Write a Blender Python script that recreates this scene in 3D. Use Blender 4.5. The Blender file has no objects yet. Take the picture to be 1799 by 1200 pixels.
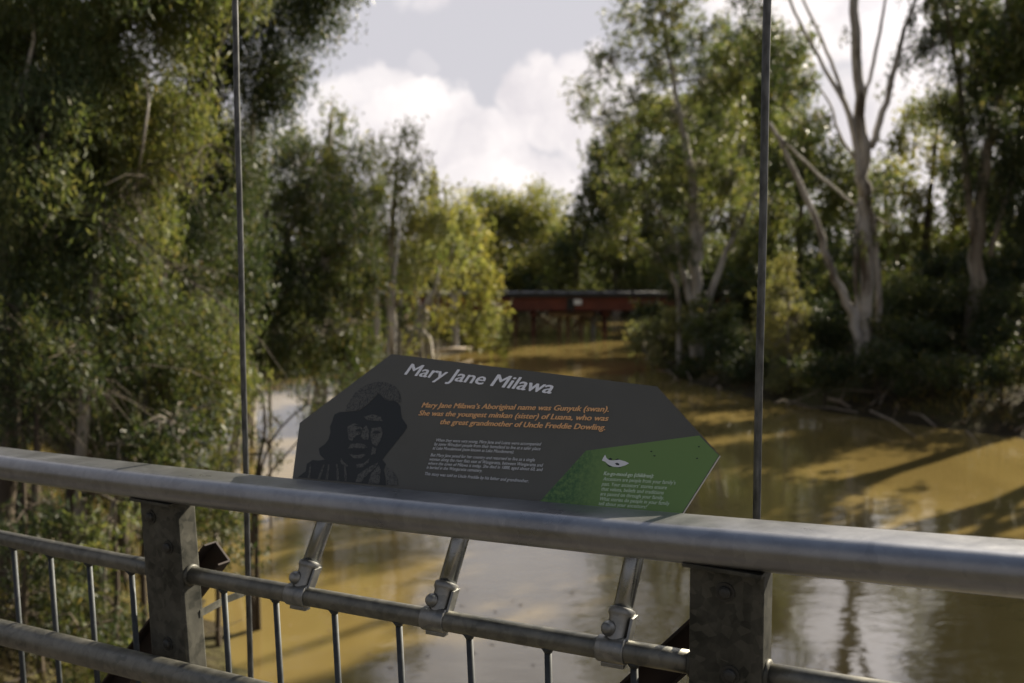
import bpy, math, random
import numpy as np
from mathutils import Vector, Matrix

# ------------------------------------------------------------------ camera
EYE = np.array([0.0, 0.0, 5.0])
PITCH = math.radians(4.9)
FPX = 1749.0
S = bpy.context.scene
C = S.collection
cam_d = bpy.data.cameras.new('camera'); cam = bpy.data.objects.new('camera', cam_d); C.objects.link(cam)
cam.location = EYE; cam.rotation_euler = (math.pi / 2 - PITCH, 0, 0)
cam_d.lens = 35.0; cam_d.sensor_width = 36.0; cam_d.clip_start = 0.05; cam_d.clip_end = 3000
cam_d.dof.use_dof = True; cam_d.dof.focus_distance = 2.22; cam_d.dof.aperture_fstop = 3.0
S.camera = cam

def ray(px, py):
    a = (px - 900) / FPX; b = (600 - py) / FPX
    return np.array([a, math.cos(PITCH) + b * math.sin(PITCH), -math.sin(PITCH) + b * math.cos(PITCH)])
def at(px, py, D):
    r = ray(px, py); return EYE + r * (D / r[1])
def water_at(px, py, z=0.0):
    r = ray(px, py); return EYE + r * ((z - EYE[2]) / r[2])

# ------------------------------------------------------------------ world, sun, exposure
SUN_AZ = math.radians(46); SUN_EL = math.radians(31)     # azimuth to the right of the view
SUN_DIR = Vector((math.sin(SUN_AZ) * math.cos(SUN_EL), math.cos(SUN_AZ) * math.cos(SUN_EL), math.sin(SUN_EL)))
W = bpy.data.worlds.new('World'); S.world = W; W.use_nodes = True
wt = W.node_tree; wt.nodes.clear()
def wn(t): return wt.nodes.new(t)
out = wn('ShaderNodeOutputWorld'); bg = wn('ShaderNodeBackground'); bg.inputs[1].default_value = 0.0545
sky = wn('ShaderNodeTexSky'); sky.sky_type = 'NISHITA'; sky.sun_disc = False
sky.sun_elevation = SUN_EL; sky.sun_rotation = SUN_AZ; sky.air_density = 1.0; sky.dust_density = 1.5
tc = wn('ShaderNodeTexCoord')
nz = wn('ShaderNodeTexNoise'); nz.inputs['Scale'].default_value = 7.0; nz.inputs['Detail'].default_value = 7; nz.inputs['Roughness'].default_value = 0.55
wt.links.new(tc.outputs['Generated'], nz.inputs['Vector'])
sub = wn('ShaderNodeVectorMath'); sub.operation = 'SUBTRACT'; sub.inputs[1].default_value = (0.5, 0.5, 0.5)
wt.links.new(nz.outputs['Color'], sub.inputs[0])
scl = wn('ShaderNodeVectorMath'); scl.operation = 'SCALE'; scl.inputs[3].default_value = 0.19
wt.links.new(sub.outputs[0], scl.inputs[0])
addv = wn('ShaderNodeVectorMath'); addv.operation = 'ADD'
wt.links.new(tc.outputs['Generated'], addv.inputs[0]); wt.links.new(scl.outputs[0], addv.inputs[1])
nrm = wn('ShaderNodeVectorMath'); nrm.operation = 'NORMALIZE'; wt.links.new(addv.outputs[0], nrm.inputs[0])
mask = None
for (px, py, rpx, a) in [(700, 235, 75, .9), (790, 290, 95, .85), (870, 300, 85, .9), (960, 200, 75, .95), (1040, 210, 80, .9), (640, 200, 70, .7),
                      (712, 122, 36, .22), (980, 350, 70, .9), (800, 370, 150, .8), (1120, 330, 140, .7), (600, 330, 140, .6),
                      (1420, 20, 120, 1.0), (1500, -130, 170, 1.0), (1330, -40, 110, .8), (1650, 60, 120, .9), (1600, 300, 180, .8), (820, -230, 190, .9), (1010, -330, 170, .8), (300, 200, 120, .5), (430, 300, 120, .7)]:
    r = ray(px, py); r = r / np.linalg.norm(r)
    ang = rpx / FPX
    dt = wn('ShaderNodeVectorMath'); dt.operation = 'DOT_PRODUCT'; dt.inputs[1].default_value = tuple(r)
    wt.links.new(nrm.outputs[0], dt.inputs[0])
    mr = wn('ShaderNodeMapRange'); mr.interpolation_type = 'SMOOTHSTEP'
    mr.inputs[1].default_value = math.cos(ang * 1.12); mr.inputs[2].default_value = math.cos(ang * 0.78); mr.inputs[4].default_value = a
    wt.links.new(dt.outputs['Value'], mr.inputs[0])
    if mask is None: mask = mr.outputs[0]
    else:
        mx = wn('ShaderNodeMath'); mx.operation = 'MAXIMUM'
        wt.links.new(mask, mx.inputs[0]); wt.links.new(mr.outputs[0], mx.inputs[1]); mask = mx.outputs[0]
# scattered cloud over the rest of the sky
nz2 = wn('ShaderNodeTexNoise'); nz2.inputs['Scale'].default_value = 2.6; nz2.inputs['Detail'].default_value = 6
wt.links.new(tc.outputs['Generated'], nz2.inputs['Vector'])
mr2 = wn('ShaderNodeMapRange'); mr2.interpolation_type = 'SMOOTHSTEP'; mr2.inputs[1].default_value = .52; mr2.inputs[2].default_value = .72; mr2.inputs[4].default_value = .3
wt.links.new(nz2.outputs[0], mr2.inputs[0])
mx = wn('ShaderNodeMath'); mx.operation = 'MAXIMUM'; wt.links.new(mask, mx.inputs[0]); wt.links.new(mr2.outputs[0], mx.inputs[1]); mask = mx.outputs[0]
# thin high veil over the blue
veil = wn('ShaderNodeMixRGB'); veil.inputs[2].default_value = (4.85, 4.7, 5.0, 1)
sz = wn('ShaderNodeSeparateXYZ'); wt.links.new(tc.outputs['Generated'], sz.inputs[0])
mrz = wn('ShaderNodeMapRange'); mrz.interpolation_type = 'SMOOTHSTEP'; mrz.inputs[1].default_value = .42; mrz.inputs[2].default_value = .85; mrz.inputs[3].default_value = .95; mrz.inputs[4].default_value = .12
wt.links.new(sz.outputs[2], mrz.inputs[0]); wt.links.new(mrz.outputs[0], veil.inputs[0])
wt.links.new(sky.outputs[0], veil.inputs[1])
# cloud body: lumpy brightness
nz3 = wn('ShaderNodeTexNoise'); nz3.inputs['Scale'].default_value = 11; nz3.inputs['Detail'].default_value = 5
wt.links.new(nrm.outputs[0], nz3.inputs['Vector'])
cr = wn('ShaderNodeMixRGB'); cr.inputs[1].default_value = (5.9, 5.55, 5.75, 1); cr.inputs[2].default_value = (8.3, 7.75, 7.6, 1)
mr3 = wn('ShaderNodeMapRange'); mr3.inputs[1].default_value = .35; mr3.inputs[2].default_value = .6
wt.links.new(nz3.outputs[0], mr3.inputs[0]); wt.links.new(mr3.outputs[0], cr.inputs[0])
cl = wn('ShaderNodeMixRGB'); wt.links.new(mask, cl.inputs[0]); wt.links.new(veil.outputs[0], cl.inputs[1]); wt.links.new(cr.outputs[0], cl.inputs[2])
# brighter air around the hidden sun
dts = wn('ShaderNodeVectorMath'); dts.operation = 'DOT_PRODUCT'; dts.inputs[1].default_value = tuple(SUN_DIR)
wt.links.new(tc.outputs['Generated'], dts.inputs[0])
mrs = wn('ShaderNodeMapRange'); mrs.interpolation_type = 'SMOOTHSTEP'; mrs.inputs[1].default_value = math.cos(math.radians(34)); mrs.inputs[2].default_value = 1.0; mrs.inputs[3].default_value = 1.0; mrs.inputs[4].default_value = 2.3
wt.links.new(dts.outputs['Value'], mrs.inputs[0])
gl = wn('ShaderNodeVectorMath'); gl.operation = 'SCALE'; wt.links.new(cl.outputs[0], gl.inputs[0]); wt.links.new(mrs.outputs[0], gl.inputs[3])
mrb = wn('ShaderNodeMapRange'); mrb.interpolation_type = 'SMOOTHSTEP'; mrb.inputs[1].default_value = math.cos(math.radians(125)); mrb.inputs[2].default_value = math.cos(math.radians(62)); mrb.inputs[3].default_value = .46; mrb.inputs[4].default_value = 1.0
wt.links.new(dts.outputs['Value'], mrb.inputs[0])
gb = wn('ShaderNodeVectorMath'); gb.operation = 'SCALE'; wt.links.new(gl.outputs[0], gb.inputs[0]); wt.links.new(mrb.outputs[0], gb.inputs[3])   # hazy air is brighter on the sun's side
wt.links.new(gb.outputs[0], bg.inputs[0]); wt.links.new(bg.outputs[0], out.inputs[0])

sun_d = bpy.data.lights.new('sun', 'SUN'); sun = bpy.data.objects.new('sun', sun_d); C.objects.link(sun)
sun_d.energy = 5.0; sun_d.angle = math.radians(0.53); sun_d.color = (1.0, 0.885, 0.70)
sun.rotation_euler = SUN_DIR.to_track_quat('Z', 'Y').to_euler()
S.view_settings.view_transform = 'Standard'; S.view_settings.look = 'None'
S.view_settings.exposure = 1.34; S.view_settings.gamma = 1.0; S.view_settings.use_curve_mapping = False
S.cycles.max_bounces = 7; S.cycles.diffuse_bounces = 3; S.cycles.glossy_bounces = 3; S.cycles.transmission_bounces = 3
S.cycles.use_denoising = True; S.cycles.sample_clamp_indirect = 6; S.cycles.caustics_reflective = False; S.cycles.caustics_refractive = False

rng = np.random.default_rng(11); random.seed(5)

# ------------------------------------------------------------------ materials
def mat(name, base=(.5, .5, .5), rough=.6, metal=0.0, spec=None):
    m = bpy.data.materials.new(name); m.use_nodes = True
    b = m.node_tree.nodes['Principled BSDF']
    b.inputs['Base Color'].default_value = (*base, 1); b.inputs['Roughness'].default_value = rough; b.inputs['Metallic'].default_value = metal
    if spec is not None: b.inputs['Specular IOR Level'].default_value = spec
    return m
def nd(m, t, **kw):
    n = m.node_tree.nodes.new(t)
    for k, v in kw.items(): setattr(n, k, v)
    return n
def lk(m, a, b): m.node_tree.links.new(a, b)
def bsdf(m): return m.node_tree.nodes['Principled BSDF']
def noise(m, scale, detail=4, rough=.55, coord='Object', dist=0.0, stretch=None):
    t = nd(m, 'ShaderNodeTexCoord'); n = nd(m, 'ShaderNodeTexNoise')
    n.inputs['Scale'].default_value = scale; n.inputs['Detail'].default_value = detail; n.inputs['Roughness'].default_value = rough; n.inputs['Distortion'].default_value = dist
    if stretch:
        mp = nd(m, 'ShaderNodeMapping'); mp.inputs['Scale'].default_value = stretch
        lk(m, t.outputs[coord], mp.inputs[0]); lk(m, mp.outputs[0], n.inputs['Vector'])
    else: lk(m, t.outputs[coord], n.inputs['Vector'])
    return n
def ramp(m, src, stops, interp='LINEAR'):
    r = nd(m, 'ShaderNodeValToRGB'); cr_ = r.color_ramp; cr_.interpolation = interp
    while len(cr_.elements) < len(stops): cr_.elements.new(.5)
    for e, (p, c) in zip(cr_.elements, stops):
        e.position = p; e.color = (*c, 1) if len(c) == 3 else c
    lk(m, src, r.inputs[0]); return r
def bump(m, src, strength, dist):
    b = nd(m, 'ShaderNodeBump'); b.inputs['Strength'].default_value = strength; b.inputs['Distance'].default_value = dist
    lk(m, src, b.inputs['Height']); lk(m, b.outputs[0], bsdf(m).inputs['Normal']); return b

def galv(name, dark, light, r0, r1, metal=.85, scale=14, patch=.5):
    m = mat(name, metal=metal)
    v = nd(m, 'ShaderNodeTexVoronoi'); v.inputs['Scale'].default_value = 55; v.inputs['Randomness'].default_value = 1
    n = noise(m, scale, 6, .65, dist=1.2)
    t = nd(m, 'ShaderNodeTexCoord'); lk(m, t.outputs['Object'], v.inputs['Vector'])
    sep = nd(m, 'ShaderNodeSeparateColor'); lk(m, v.outputs['Color'], sep.inputs[0])
    mixf = nd(m, 'ShaderNodeMath', operation='MULTIPLY_ADD'); mixf.inputs[1].default_value = .22; lk(m, sep.outputs[0], mixf.inputs[0])
    sb = nd(m, 'ShaderNodeMath', operation='SUBTRACT'); sb.inputs[1].default_value = .11; lk(m, n.outputs[0], sb.inputs[0]); lk(m, sb.outputs[0], mixf.inputs[2])
    r = ramp(m, mixf.outputs[0], [(.28, dark), (.48, tuple((a + b) / 2 for a, b in zip(dark, light))), (.7, light)])
    # pale scuffs
    n2 = noise(m, 38, 5, .7, dist=2.0); r2 = ramp(m, n2.outputs[0], [(.66, (0, 0, 0)), (.74, (1, 1, 1))])
    mx_ = nd(m, 'ShaderNodeMixRGB'); mul = nd(m, 'ShaderNodeMath', operation='MULTIPLY'); mul.inputs[1].default_value = patch
    lk(m, r2.outputs[0], mul.inputs[0]); lk(m, mul.outputs[0], mx_.inputs[0]); lk(m, r.outputs[0], mx_.inputs[1]); mx_.inputs[2].default_value = (*[min(1, c * 1.5 + .05) for c in light], 1)
    lk(m, mx_.outputs[0], bsdf(m).inputs['Base Color'])
    mr_ = nd(m, 'ShaderNodeMapRange'); mr_.inputs[3].default_value = r0; mr_.inputs[4].default_value = r1; mr_.inputs[1].default_value = .3; mr_.inputs[2].default_value = .7
    lk(m, n.outputs[0], mr_.inputs[0]); lk(m, mr_.outputs[0], bsdf(m).inputs['Roughness'])
    n3 = noise(m, 220, 3); bump(m, n3.outputs[0], .12, .001)
    return m
M = {}
M['rail'] = galv('weathered_galvanised_handrail', (.22, .226, .235), (.30, .305, .31), .26, .38, .8, 5, .35)
M['tube'] = galv('galvanised_tube', (.10, .102, .09), (.21, .205, .175), .34, .55, .8, 11, .3)
M['post'] = galv('stained_galvanised_post', (.020, .022, .018), (.10, .098, .08), .45, .7, .4, 7, .3)
M['rod'] = galv('galvanised_rod', (.022, .027, .03), (.05, .058, .062), .5, .7, .35, 20, .2)
M['bright'] = galv('bright_galvanised_pipe', (.22, .235, .24), (.36, .375, .38), .2, .34, .95, 10, .3)
M['cast'] = galv('cast_galvanised_clamp', (.17, .175, .17), (.3, .3, .28), .34, .5, .85, 18, .4)
M['bolt'] = mat('dull_bolt', (.05, .05, .045), .55, .5)
M['rust'] = mat('rust_brown_steel', (.1, .04, .025), .8, .1)
n = noise(M['rust'], 14, 6); r = ramp(M['rust'], n.outputs[0], [(.3, (.012, .010, .009)), (.7, (.032, .018, .013))]); lk(M['rust'], r.outputs[0], bsdf(M['rust']).inputs['Base Color'])
M['cable'] = mat('dull_steel_cable', (.16, .165, .165), .5, .6)
n = noise(M['cable'], 60, 4, stretch=(1, 1, .4)); r = ramp(M['cable'], n.outputs[0], [(.35, (.05, .053, .053)), (.65, (.12, .125, .125))]); lk(M['cable'], r.outputs[0], bsdf(M['cable']).inputs['Base Color'])
M['deck'] = mat('grey_timber_deck', (.09, .08, .07), .8)

M['panel'] = mat('charcoal_sign_enamel', (.05, .05, .044), .5, 0, .35)
n = noise(M['panel'], 5, 4); r = ramp(M['panel'], n.outputs[0], [(.3, (.088, .087, .072)), (.7, (.104, .102, .085))]); lk(M['panel'], r.outputs[0], bsdf(M['panel']).inputs['Base Color'])
M['edge'] = mat('panel_edge', (.62, .62, .60), .45)  # pale all round: the sunlit line along the rim is put into this colour
M['white_print'] = mat('white_print', (.86, .86, .86), .5, 0, .3)
M['small_print'] = mat('pale_grey_print', (.62, .63, .62), .5, 0, .3)
M['orange_print'] = mat('orange_print', (.80, .44, .19), .5, 0, .3)
M['green_text'] = mat('pale_green_print', (.55, .66, .48), .5, 0, .3)
M['ink'] = mat('near_black_ink', (.010, .014, .014), .45, 0, .4)
M['fish_white'] = mat('fish_print', (.72, .72, .70), .5, 0, .3)
# grainy engraving tone
m = M['grain'] = mat('engraved_grey_print', (.03, .03, .03), .45, 0, .4)
n = noise(m, 420, 3, .6, dist=.6, stretch=(1, .55, 1)); r = ramp(m, n.outputs[0], [(.43, (.012, .016, .016)), (.52, (.082, .080, .066))]); lk(m, r.outputs[0], bsdf(m).inputs['Base Color'])
m = M['skin_print'] = mat('engraved_face_print', (.05, .05, .05), .45, 0, .4)
n = noise(m, 160, 4, .65, dist=1.5); r = ramp(m, n.outputs[0], [(.40, (.010, .014, .014)), (.50, (.080, .080, .068)), (.7, (.098, .096, .082))]); lk(m, r.outputs[0], bsdf(m).inputs['Base Color'])
# green print: flat green fading to darker grass-like mottling at its left edge
m = M['green'] = mat('green_print', (.09, .17, .05), .45, 0, .3)
tcg = nd(m, 'ShaderNodeTexCoord'); sx = nd(m, 'ShaderNodeSeparateXYZ'); lk(m, tcg.outputs['Object'], sx.inputs[0])
GREEN_NODE = nd(m, 'ShaderNodeMapRange')
lk(m, sx.outputs[0], GREEN_NODE.inputs[0])
n = noise(m, 90, 6, .7); mm = nd(m, 'ShaderNodeMath', operation='MULTIPLY'); lk(m, GREEN_NODE.outputs[0], mm.inputs[0])
rr = ramp(m, n.outputs[0], [(.35, (.1, .1, .1)), (.6, (1, 1, 1))]); lk(m, rr.outputs[0], mm.inputs[1])
mg = nd(m, 'ShaderNodeMixRGB'); lk(m, mm.outputs[0], mg.inputs[0]); mg.inputs[1].default_value = (.15, .25, .075, 1); mg.inputs[2].default_value = (.045, .115, .045, 1)
lk(m, mg.outputs[0], bsdf(m).inputs['Base Color'])

def leaf_mat(name, c0, c1, c2, trans=.35, rough=.38, tip=None):
    m = mat(name, c0, rough + .14, 0, .27)
    g = nd(m, 'ShaderNodeNewGeometry')
    r = ramp(m, g.outputs['Random Per Island'], [(0, c0), (.5, c1), (.93, c2), (1, tip or c2)])
    n = noise(m, .45, 2); mx_ = nd(m, 'ShaderNodeMixRGB', blend_type='MULTIPLY'); mx_.inputs[0].default_value = 1
    r2 = ramp(m, n.outputs[0], [(.35, (.72, .8, .85)), (.65, (1.25, 1.15, .9))])
    lk(m, r.outputs[0], mx_.inputs[1]); lk(m, r2.outputs[0], mx_.inputs[2])
    lk(m, mx_.outputs[0], bsdf(m).inputs['Base Color'])
    tr = nd(m, 'ShaderNodeBsdfTranslucent'); ms = nd(m, 'ShaderNodeMixShader'); ms.inputs[0].default_value = trans
    hs = nd(m, 'ShaderNodeMixRGB', blend_type='MULTIPLY'); hs.inputs[0].default_value = 1; hs.inputs[2].default_value = (1.36, 1.32, .70, 1)
    lk(m, mx_.outputs[0], hs.inputs[1]); lk(m, hs.outputs[0], tr.inputs[0])
    o = m.node_tree.nodes['Material Output']
    lk(m, bsdf(m).outputs[0], ms.inputs[1]); lk(m, tr.outputs[0], ms.inputs[2]); lk(m, ms.outputs[0], o.inputs[0])
    return m
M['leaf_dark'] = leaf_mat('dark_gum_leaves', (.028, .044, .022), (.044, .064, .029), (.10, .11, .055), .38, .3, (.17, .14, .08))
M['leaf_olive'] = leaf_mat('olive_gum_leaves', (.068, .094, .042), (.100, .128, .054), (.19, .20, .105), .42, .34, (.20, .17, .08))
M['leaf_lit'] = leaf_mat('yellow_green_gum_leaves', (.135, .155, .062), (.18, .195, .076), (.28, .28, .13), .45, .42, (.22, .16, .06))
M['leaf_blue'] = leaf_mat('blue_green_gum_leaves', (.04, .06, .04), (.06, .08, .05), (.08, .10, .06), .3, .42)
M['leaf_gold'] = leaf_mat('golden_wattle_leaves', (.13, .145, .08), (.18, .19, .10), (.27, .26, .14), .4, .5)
M['grass'] = leaf_mat('dry_grass', (.10, .10, .03), (.16, .14, .05), (.24, .19, .09), .3, .6)
M['litter'] = leaf_mat('fallen_leaves', (.09, .06, .035), (.14, .10, .06), (.2, .15, .1), .1, .7)

def bark(name, stops, scale=2.2, st=(1, 1, .25)):
    m = mat(name, rough=.75, spec=.3); n = noise(m, scale, 7, .62, dist=.6, stretch=st)
    r = ramp(m, n.outputs[0], stops); lk(m, r.outputs[0], bsdf(m).inputs['Base Color'])
    n2 = noise(m, 9, 5, stretch=(1, 1, .3)); bump(m, n2.outputs[0], .5, .02); return m
M['bark_white'] = bark('smooth_white_gum_bark', [(.36, (.10, .08, .06)), (.46, (.32, .295, .26)), (.62, (.50, .475, .44))])
M['bark_grey'] = bark('grey_gum_bark', [(.35, (.12, .10, .075)), (.52, (.26, .23, .19)), (.68, (.36, .33, .28))])
M['bark_dark'] = bark('dark_rough_bark', [(.35, (.035, .028, .02)), (.6, (.09, .07, .05)), (.75, (.15, .12, .09))])
M['log'] = bark('bleached_log', [(.35, (.15, .12, .09)), (.6, (.30, .25, .19)), (.75, (.38, .33, .26))])

# ------------------------------------------------------------------ object helpers
def tag(o, label=None, cat=None, group=None, kind=None):
    if label: o['label'] = label
    if cat: o['category'] = cat
    if group: o['group'] = group
    if kind: o['kind'] = kind
    return o
def empty(name, loc, label=None, cat=None, group=None):
    o = bpy.data.objects.new(name, None); C.objects.link(o); o.location = tuple(float(c) for c in loc); o.empty_display_size = .2
    return tag(o, label, cat, group)
class MB:
    def __init__(self): self.v = []; self.f = []
    def add(self, vs, fs):
        b = len(self.v); self.v.extend([tuple(map(float, p)) for p in vs]); self.f.extend([tuple(i + b for i in f) for f in fs]); return self
    def tube(self, pts, rad, n=8, caps=True):
        P = np.array(pts, float); N = len(P)
        R = np.full(N, rad) if np.isscalar(rad) else np.array(rad, float)
        T = np.gradient(P, axis=0); T /= np.linalg.norm(T, axis=1)[:, None] + 1e-9
        a = np.array([0, 0, 1.0]) if abs(T[0][2]) < .9 else np.array([1.0, 0, 0])
        U = np.cross(T[0], a); U /= np.linalg.norm(U)
        th = np.linspace(0, 2 * math.pi, n, endpoint=False); vs = []
        for i in range(N):
            U = U - T[i] * np.dot(U, T[i]); U /= np.linalg.norm(U) + 1e-9; V = np.cross(T[i], U)
            vs.extend(P[i] + R[i] * (np.cos(t) * U + np.sin(t) * V) for t in th)
        fs = [(i * n + j, i * n + (j + 1) % n, (i + 1) * n + (j + 1) % n, (i + 1) * n + j) for i in range(N - 1) for j in range(n)]
        if caps: fs += [tuple(range(n - 1, -1, -1)), tuple(range((N - 1) * n, N * n))]
        return self.add(vs, fs)
    def box(self, c, ax, hs):                    # centre, 3 axes, half sizes
        c = np.array(c, float); ax = [np.array(a, float) for a in ax]
        vs = [c + sx_ * hs[0] * ax[0] + sy * hs[1] * ax[1] + sz * hs[2] * ax[2] for sx_ in (-1, 1) for sy in (-1, 1) for sz in (-1, 1)]
        return self.add(vs, [(0, 1, 3, 2), (4, 6, 7, 5), (0, 4, 5, 1), (2, 3, 7, 6), (0, 2, 6, 4), (1, 5, 7, 3)])
    def sweep(self, prof, pts, side, up):        # profile [(s,u)] swept along points with fixed side/up axes
        n = len(prof); side = np.array(side); up = np.array(up); vs = []
        for p in pts: vs.extend(np.array(p) + a * side + b * up for a, b in prof)
        fs = [(i * n + j, i * n + (j + 1) % n, (i + 1) * n + (j + 1) % n, (i + 1) * n + j) for i in range(len(pts) - 1) for j in range(n)]
        fs += [tuple(range(n - 1, -1, -1)), tuple(range((len(pts) - 1) * n, len(pts) * n))]
        return self.add(vs, fs)
    def lathe(self, base, axis, prof, n=20):     # prof [(t along axis, radius)]
        base = np.array(base, float); axis = np.array(axis, float)
        self_pts = [base + axis * t for t, _ in prof]
        a = np.array([0, 0, 1.0]) if abs(axis[2]) < .9 else np.array([1.0, 0, 0]); U = np.cross(axis, a); U /= np.linalg.norm(U); V = np.cross(axis, U)
        vs = [p + r_ * (math.cos(t) * U + math.sin(t) * V) for p, (_, r_) in zip(self_pts, prof) for t in np.linspace(0, 2 * math.pi, n, endpoint=False)]
        N = len(prof)
        fs = [(i * n + j, i * n + (j + 1) % n, (i + 1) * n + (j + 1) % n, (i + 1) * n + j) for i in range(N - 1) for j in range(n)]
        fs += [tuple(range(n - 1, -1, -1)), tuple(range((N - 1) * n, N * n))]
        return self.add(vs, fs)
    def build(self, name, m, parent=None, smooth=False, bevel=0, kind=None):
        me = bpy.data.meshes.new(name); v = np.array(self.v, float)
        off = np.array(parent.matrix_world.translation) if parent is not None and False else np.zeros(3)
        me.from_pydata([tuple(p) for p in v], [], self.f); me.materials.append(m)
        me.validate(); me.update()
        if smooth: me.polygons.foreach_set('use_smooth', [True] * len(me.polygons))
        o = bpy.data.objects.new(name, me); C.objects.link(o)
        if parent is not None: set_parent(o, parent)
        if bevel:
            b = o.modifiers.new('bevel', 'BEVEL'); b.width = bevel; b.segments = 2; b.limit_method = 'ANGLE'
        if smooth and not bevel:
            pass
        if kind: o['kind'] = kind
        return o
def world_of(o):
    mt = o.matrix_basis.copy(); p = o.parent
    while p is not None:
        mt = p.matrix_basis @ o.matrix_parent_inverse @ mt if False else p.matrix_basis @ mt; o = p; p = p.parent
    return mt
def set_parent(o, parent):                      # geometry is written in world coordinates: cancel the parent's transform
    o.parent = parent; o.matrix_basis = world_of(parent).inverted()
def np_mesh(name, verts, nper, m, parent=None, kind=None):
    N = len(verts) // nper; me = bpy.data.meshes.new(name)
    me.vertices.add(len(verts)); me.vertices.foreach_set('co', verts.astype(np.float32).ravel())
    me.loops.add(len(verts)); me.loops.foreach_set('vertex_index', np.arange(len(verts), dtype=np.int32))
    me.polygons.add(N); me.polygons.foreach_set('loop_start', np.arange(0, len(verts), nper, dtype=np.int32))
    me.update(calc_edges=True); me.materials.append(m)
    o = bpy.data.objects.new(name, me); C.objects.link(o)
    if parent is not None: set_parent(o, parent)
    if kind: o['kind'] = kind
    return o
def smooth_by_angle(o, deg=35):
    me = o.data; me.polygons.foreach_set('use_smooth', [True] * len(me.polygons))
    try: me.set_sharp_from_angle(angle=math.radians(deg))
    except Exception: pass

# ------------------------------------------------------------------ terrain and water
LB = np.array([(-40, -2), (4, -2.5), (11, -3.2), (14, -4.2), (20, -7), (28, -9.5), (36, -11.5), (42, -12), (46, -9), (49, -4), (52, -2.2), (55, -2.6), (60, -6), (68, -9), (80, -13), (400, -13)], float)
RB = np.array([(-40, 26), (10, 22), (20, 18), (25, 15.5), (28, 13.2), (31, 10.6), (34, 9.0), (38, 7.5), (44, 6.5), (52, 6.6), (60, 7.6), (68, 9), (80, 12), (400, 12)], float)
FAR = 84.0
def smoothstep(a, b, x): t = np.clip((x - a) / (b - a), 0, 1); return t * t * (3 - 2 * t)
def vnoise(x, y):
    return .5 * np.sin(x * .9 + 1.3 * np.sin(y * .7)) * np.cos(y * 1.1 + .8 * np.sin(x * .5)) + .25 * np.sin(x * 2.3 + y * 1.7) + .15 * np.sin(x * 4.9 - y * 4.1 + 2)
def height(x, y):
    x = np.asarray(x, float); y = np.asarray(y, float)
    dl = np.interp(y, LB[:, 0], LB[:, 1]) - x; dr = x - np.interp(y, RB[:, 0], RB[:, 1]); df = (y - FAR) * 1.2
    d = np.maximum(np.maximum(dl, dr), df) + .45 * vnoise(x * .8, y * .8)
    h = -1.6 + 1.6 * smoothstep(-3.5, 0, d) + np.where(dr > dl, 1.0, 1.2) * smoothstep(0, 3.5, d) + 1.1 * smoothstep(3, 14, d) + 3.0 * smoothstep(25, 140, d)
    return h + .12 * vnoise(x * 1.7, y * 1.7) * smoothstep(-1, 2, d) + .05 * vnoise(x * 6, y * 6) * smoothstep(0, 1, d)
def warp(a, b, n, p0):
    t = np.linspace(-1, 1, n); w = np.sign(t) * (abs(t) ** 3 * .93 + abs(t) * .07)
    return np.where(w < 0, p0 + w * (p0 - a), p0 + w * (b - p0))
gx = np.unique(np.concatenate([warp(-900, 900, 120, 3), np.linspace(-26, 30, 190)]))
gy = np.unique(np.concatenate([warp(-500, 1500, 110, 30), np.linspace(4, 84, 220)]))
X, Y = np.meshgrid(gx, gy); Z = height(X, Y); nx, ny = len(gx), len(gy)
me = bpy.data.meshes.new('ground'); idx = np.arange(nx * ny).reshape(ny, nx)
q = np.stack([idx[:-1, :-1], idx[:-1, 1:], idx[1:, 1:], idx[1:, :-1]], -1).reshape(-1, 4)
me.vertices.add(nx * ny); me.vertices.foreach_set('co', np.stack([X, Y, Z], -1).astype(np.float32).ravel())
me.loops.add(q.size); me.loops.foreach_set('vertex_index', q.astype(np.int32).ravel())
me.polygons.add(len(q)); me.polygons.foreach_set('loop_start', np.arange(0, q.size, 4, dtype=np.int32)); me.update(calc_edges=True)
me.polygons.foreach_set('use_smooth', [True] * len(q))
g = bpy.data.objects.new('ground', me); C.objects.link(g); tag(g, kind='structure')
m = M['ground'] = mat('river_bank_soil', rough=.95, spec=.15)
n = noise(m, .55, 8, .6); r = ramp(m, n.outputs[0], [(.3, (.022, .018, .010)), (.48, (.04, .032, .017)), (.6, (.06, .055, .02)), (.75, (.10, .085, .035))])
lk(m, r.outputs[0], bsdf(m).inputs['Base Color']); n2 = noise(m, 6, 6); bump(m, n2.outputs[0], .8, .12); me.materials.append(m)

wv = MB(); wv.add([(-900, -500, 0), (900, -500, 0), (900, 1500, 0), (-900, 1500, 0)], [(0, 1, 2, 3)])
m = M['water'] = mat('muddy_river_water', (.17, .115, .04), .035, 0, .5); bsdf(m).inputs['IOR'].default_value = 2.0
n = noise(m, .25, 5, .55, stretch=(1, .6, 1)); r = ramp(m, n.outputs[0], [(.35, (.15, .110, .038)), (.65, (.215, .160, .055))]); lk(m, r.outputs[0], bsdf(m).inputs['Base Color'])
na = noise(m, 1.7, 3, .5, stretch=(.75, 1.5, 1)); nb = noise(m, 7.0, 3, .55, stretch=(.8, 1.4, 1)); nc = noise(m, .22, 2)
rc = ramp(m, nc.outputs[0], [(.38, (.15, .15, .15)), (.62, (1, 1, 1))])
ad = nd(m, 'ShaderNodeMath', operation='MULTIPLY_ADD'); ad.inputs[1].default_value = .22; lk(m, nb.outputs[0], ad.inputs[0]); lk(m, na.outputs[0], ad.inputs[2])
mu = nd(m, 'ShaderNodeMath', operation='MULTIPLY'); lk(m, ad.outputs[0], mu.inputs[0]); lk(m, rc.outputs[0], mu.inputs[1])
bump(m, mu.outputs[0], .36, .032)
w_o = wv.build('river_water', m); tag(w_o, kind='structure')

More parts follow.
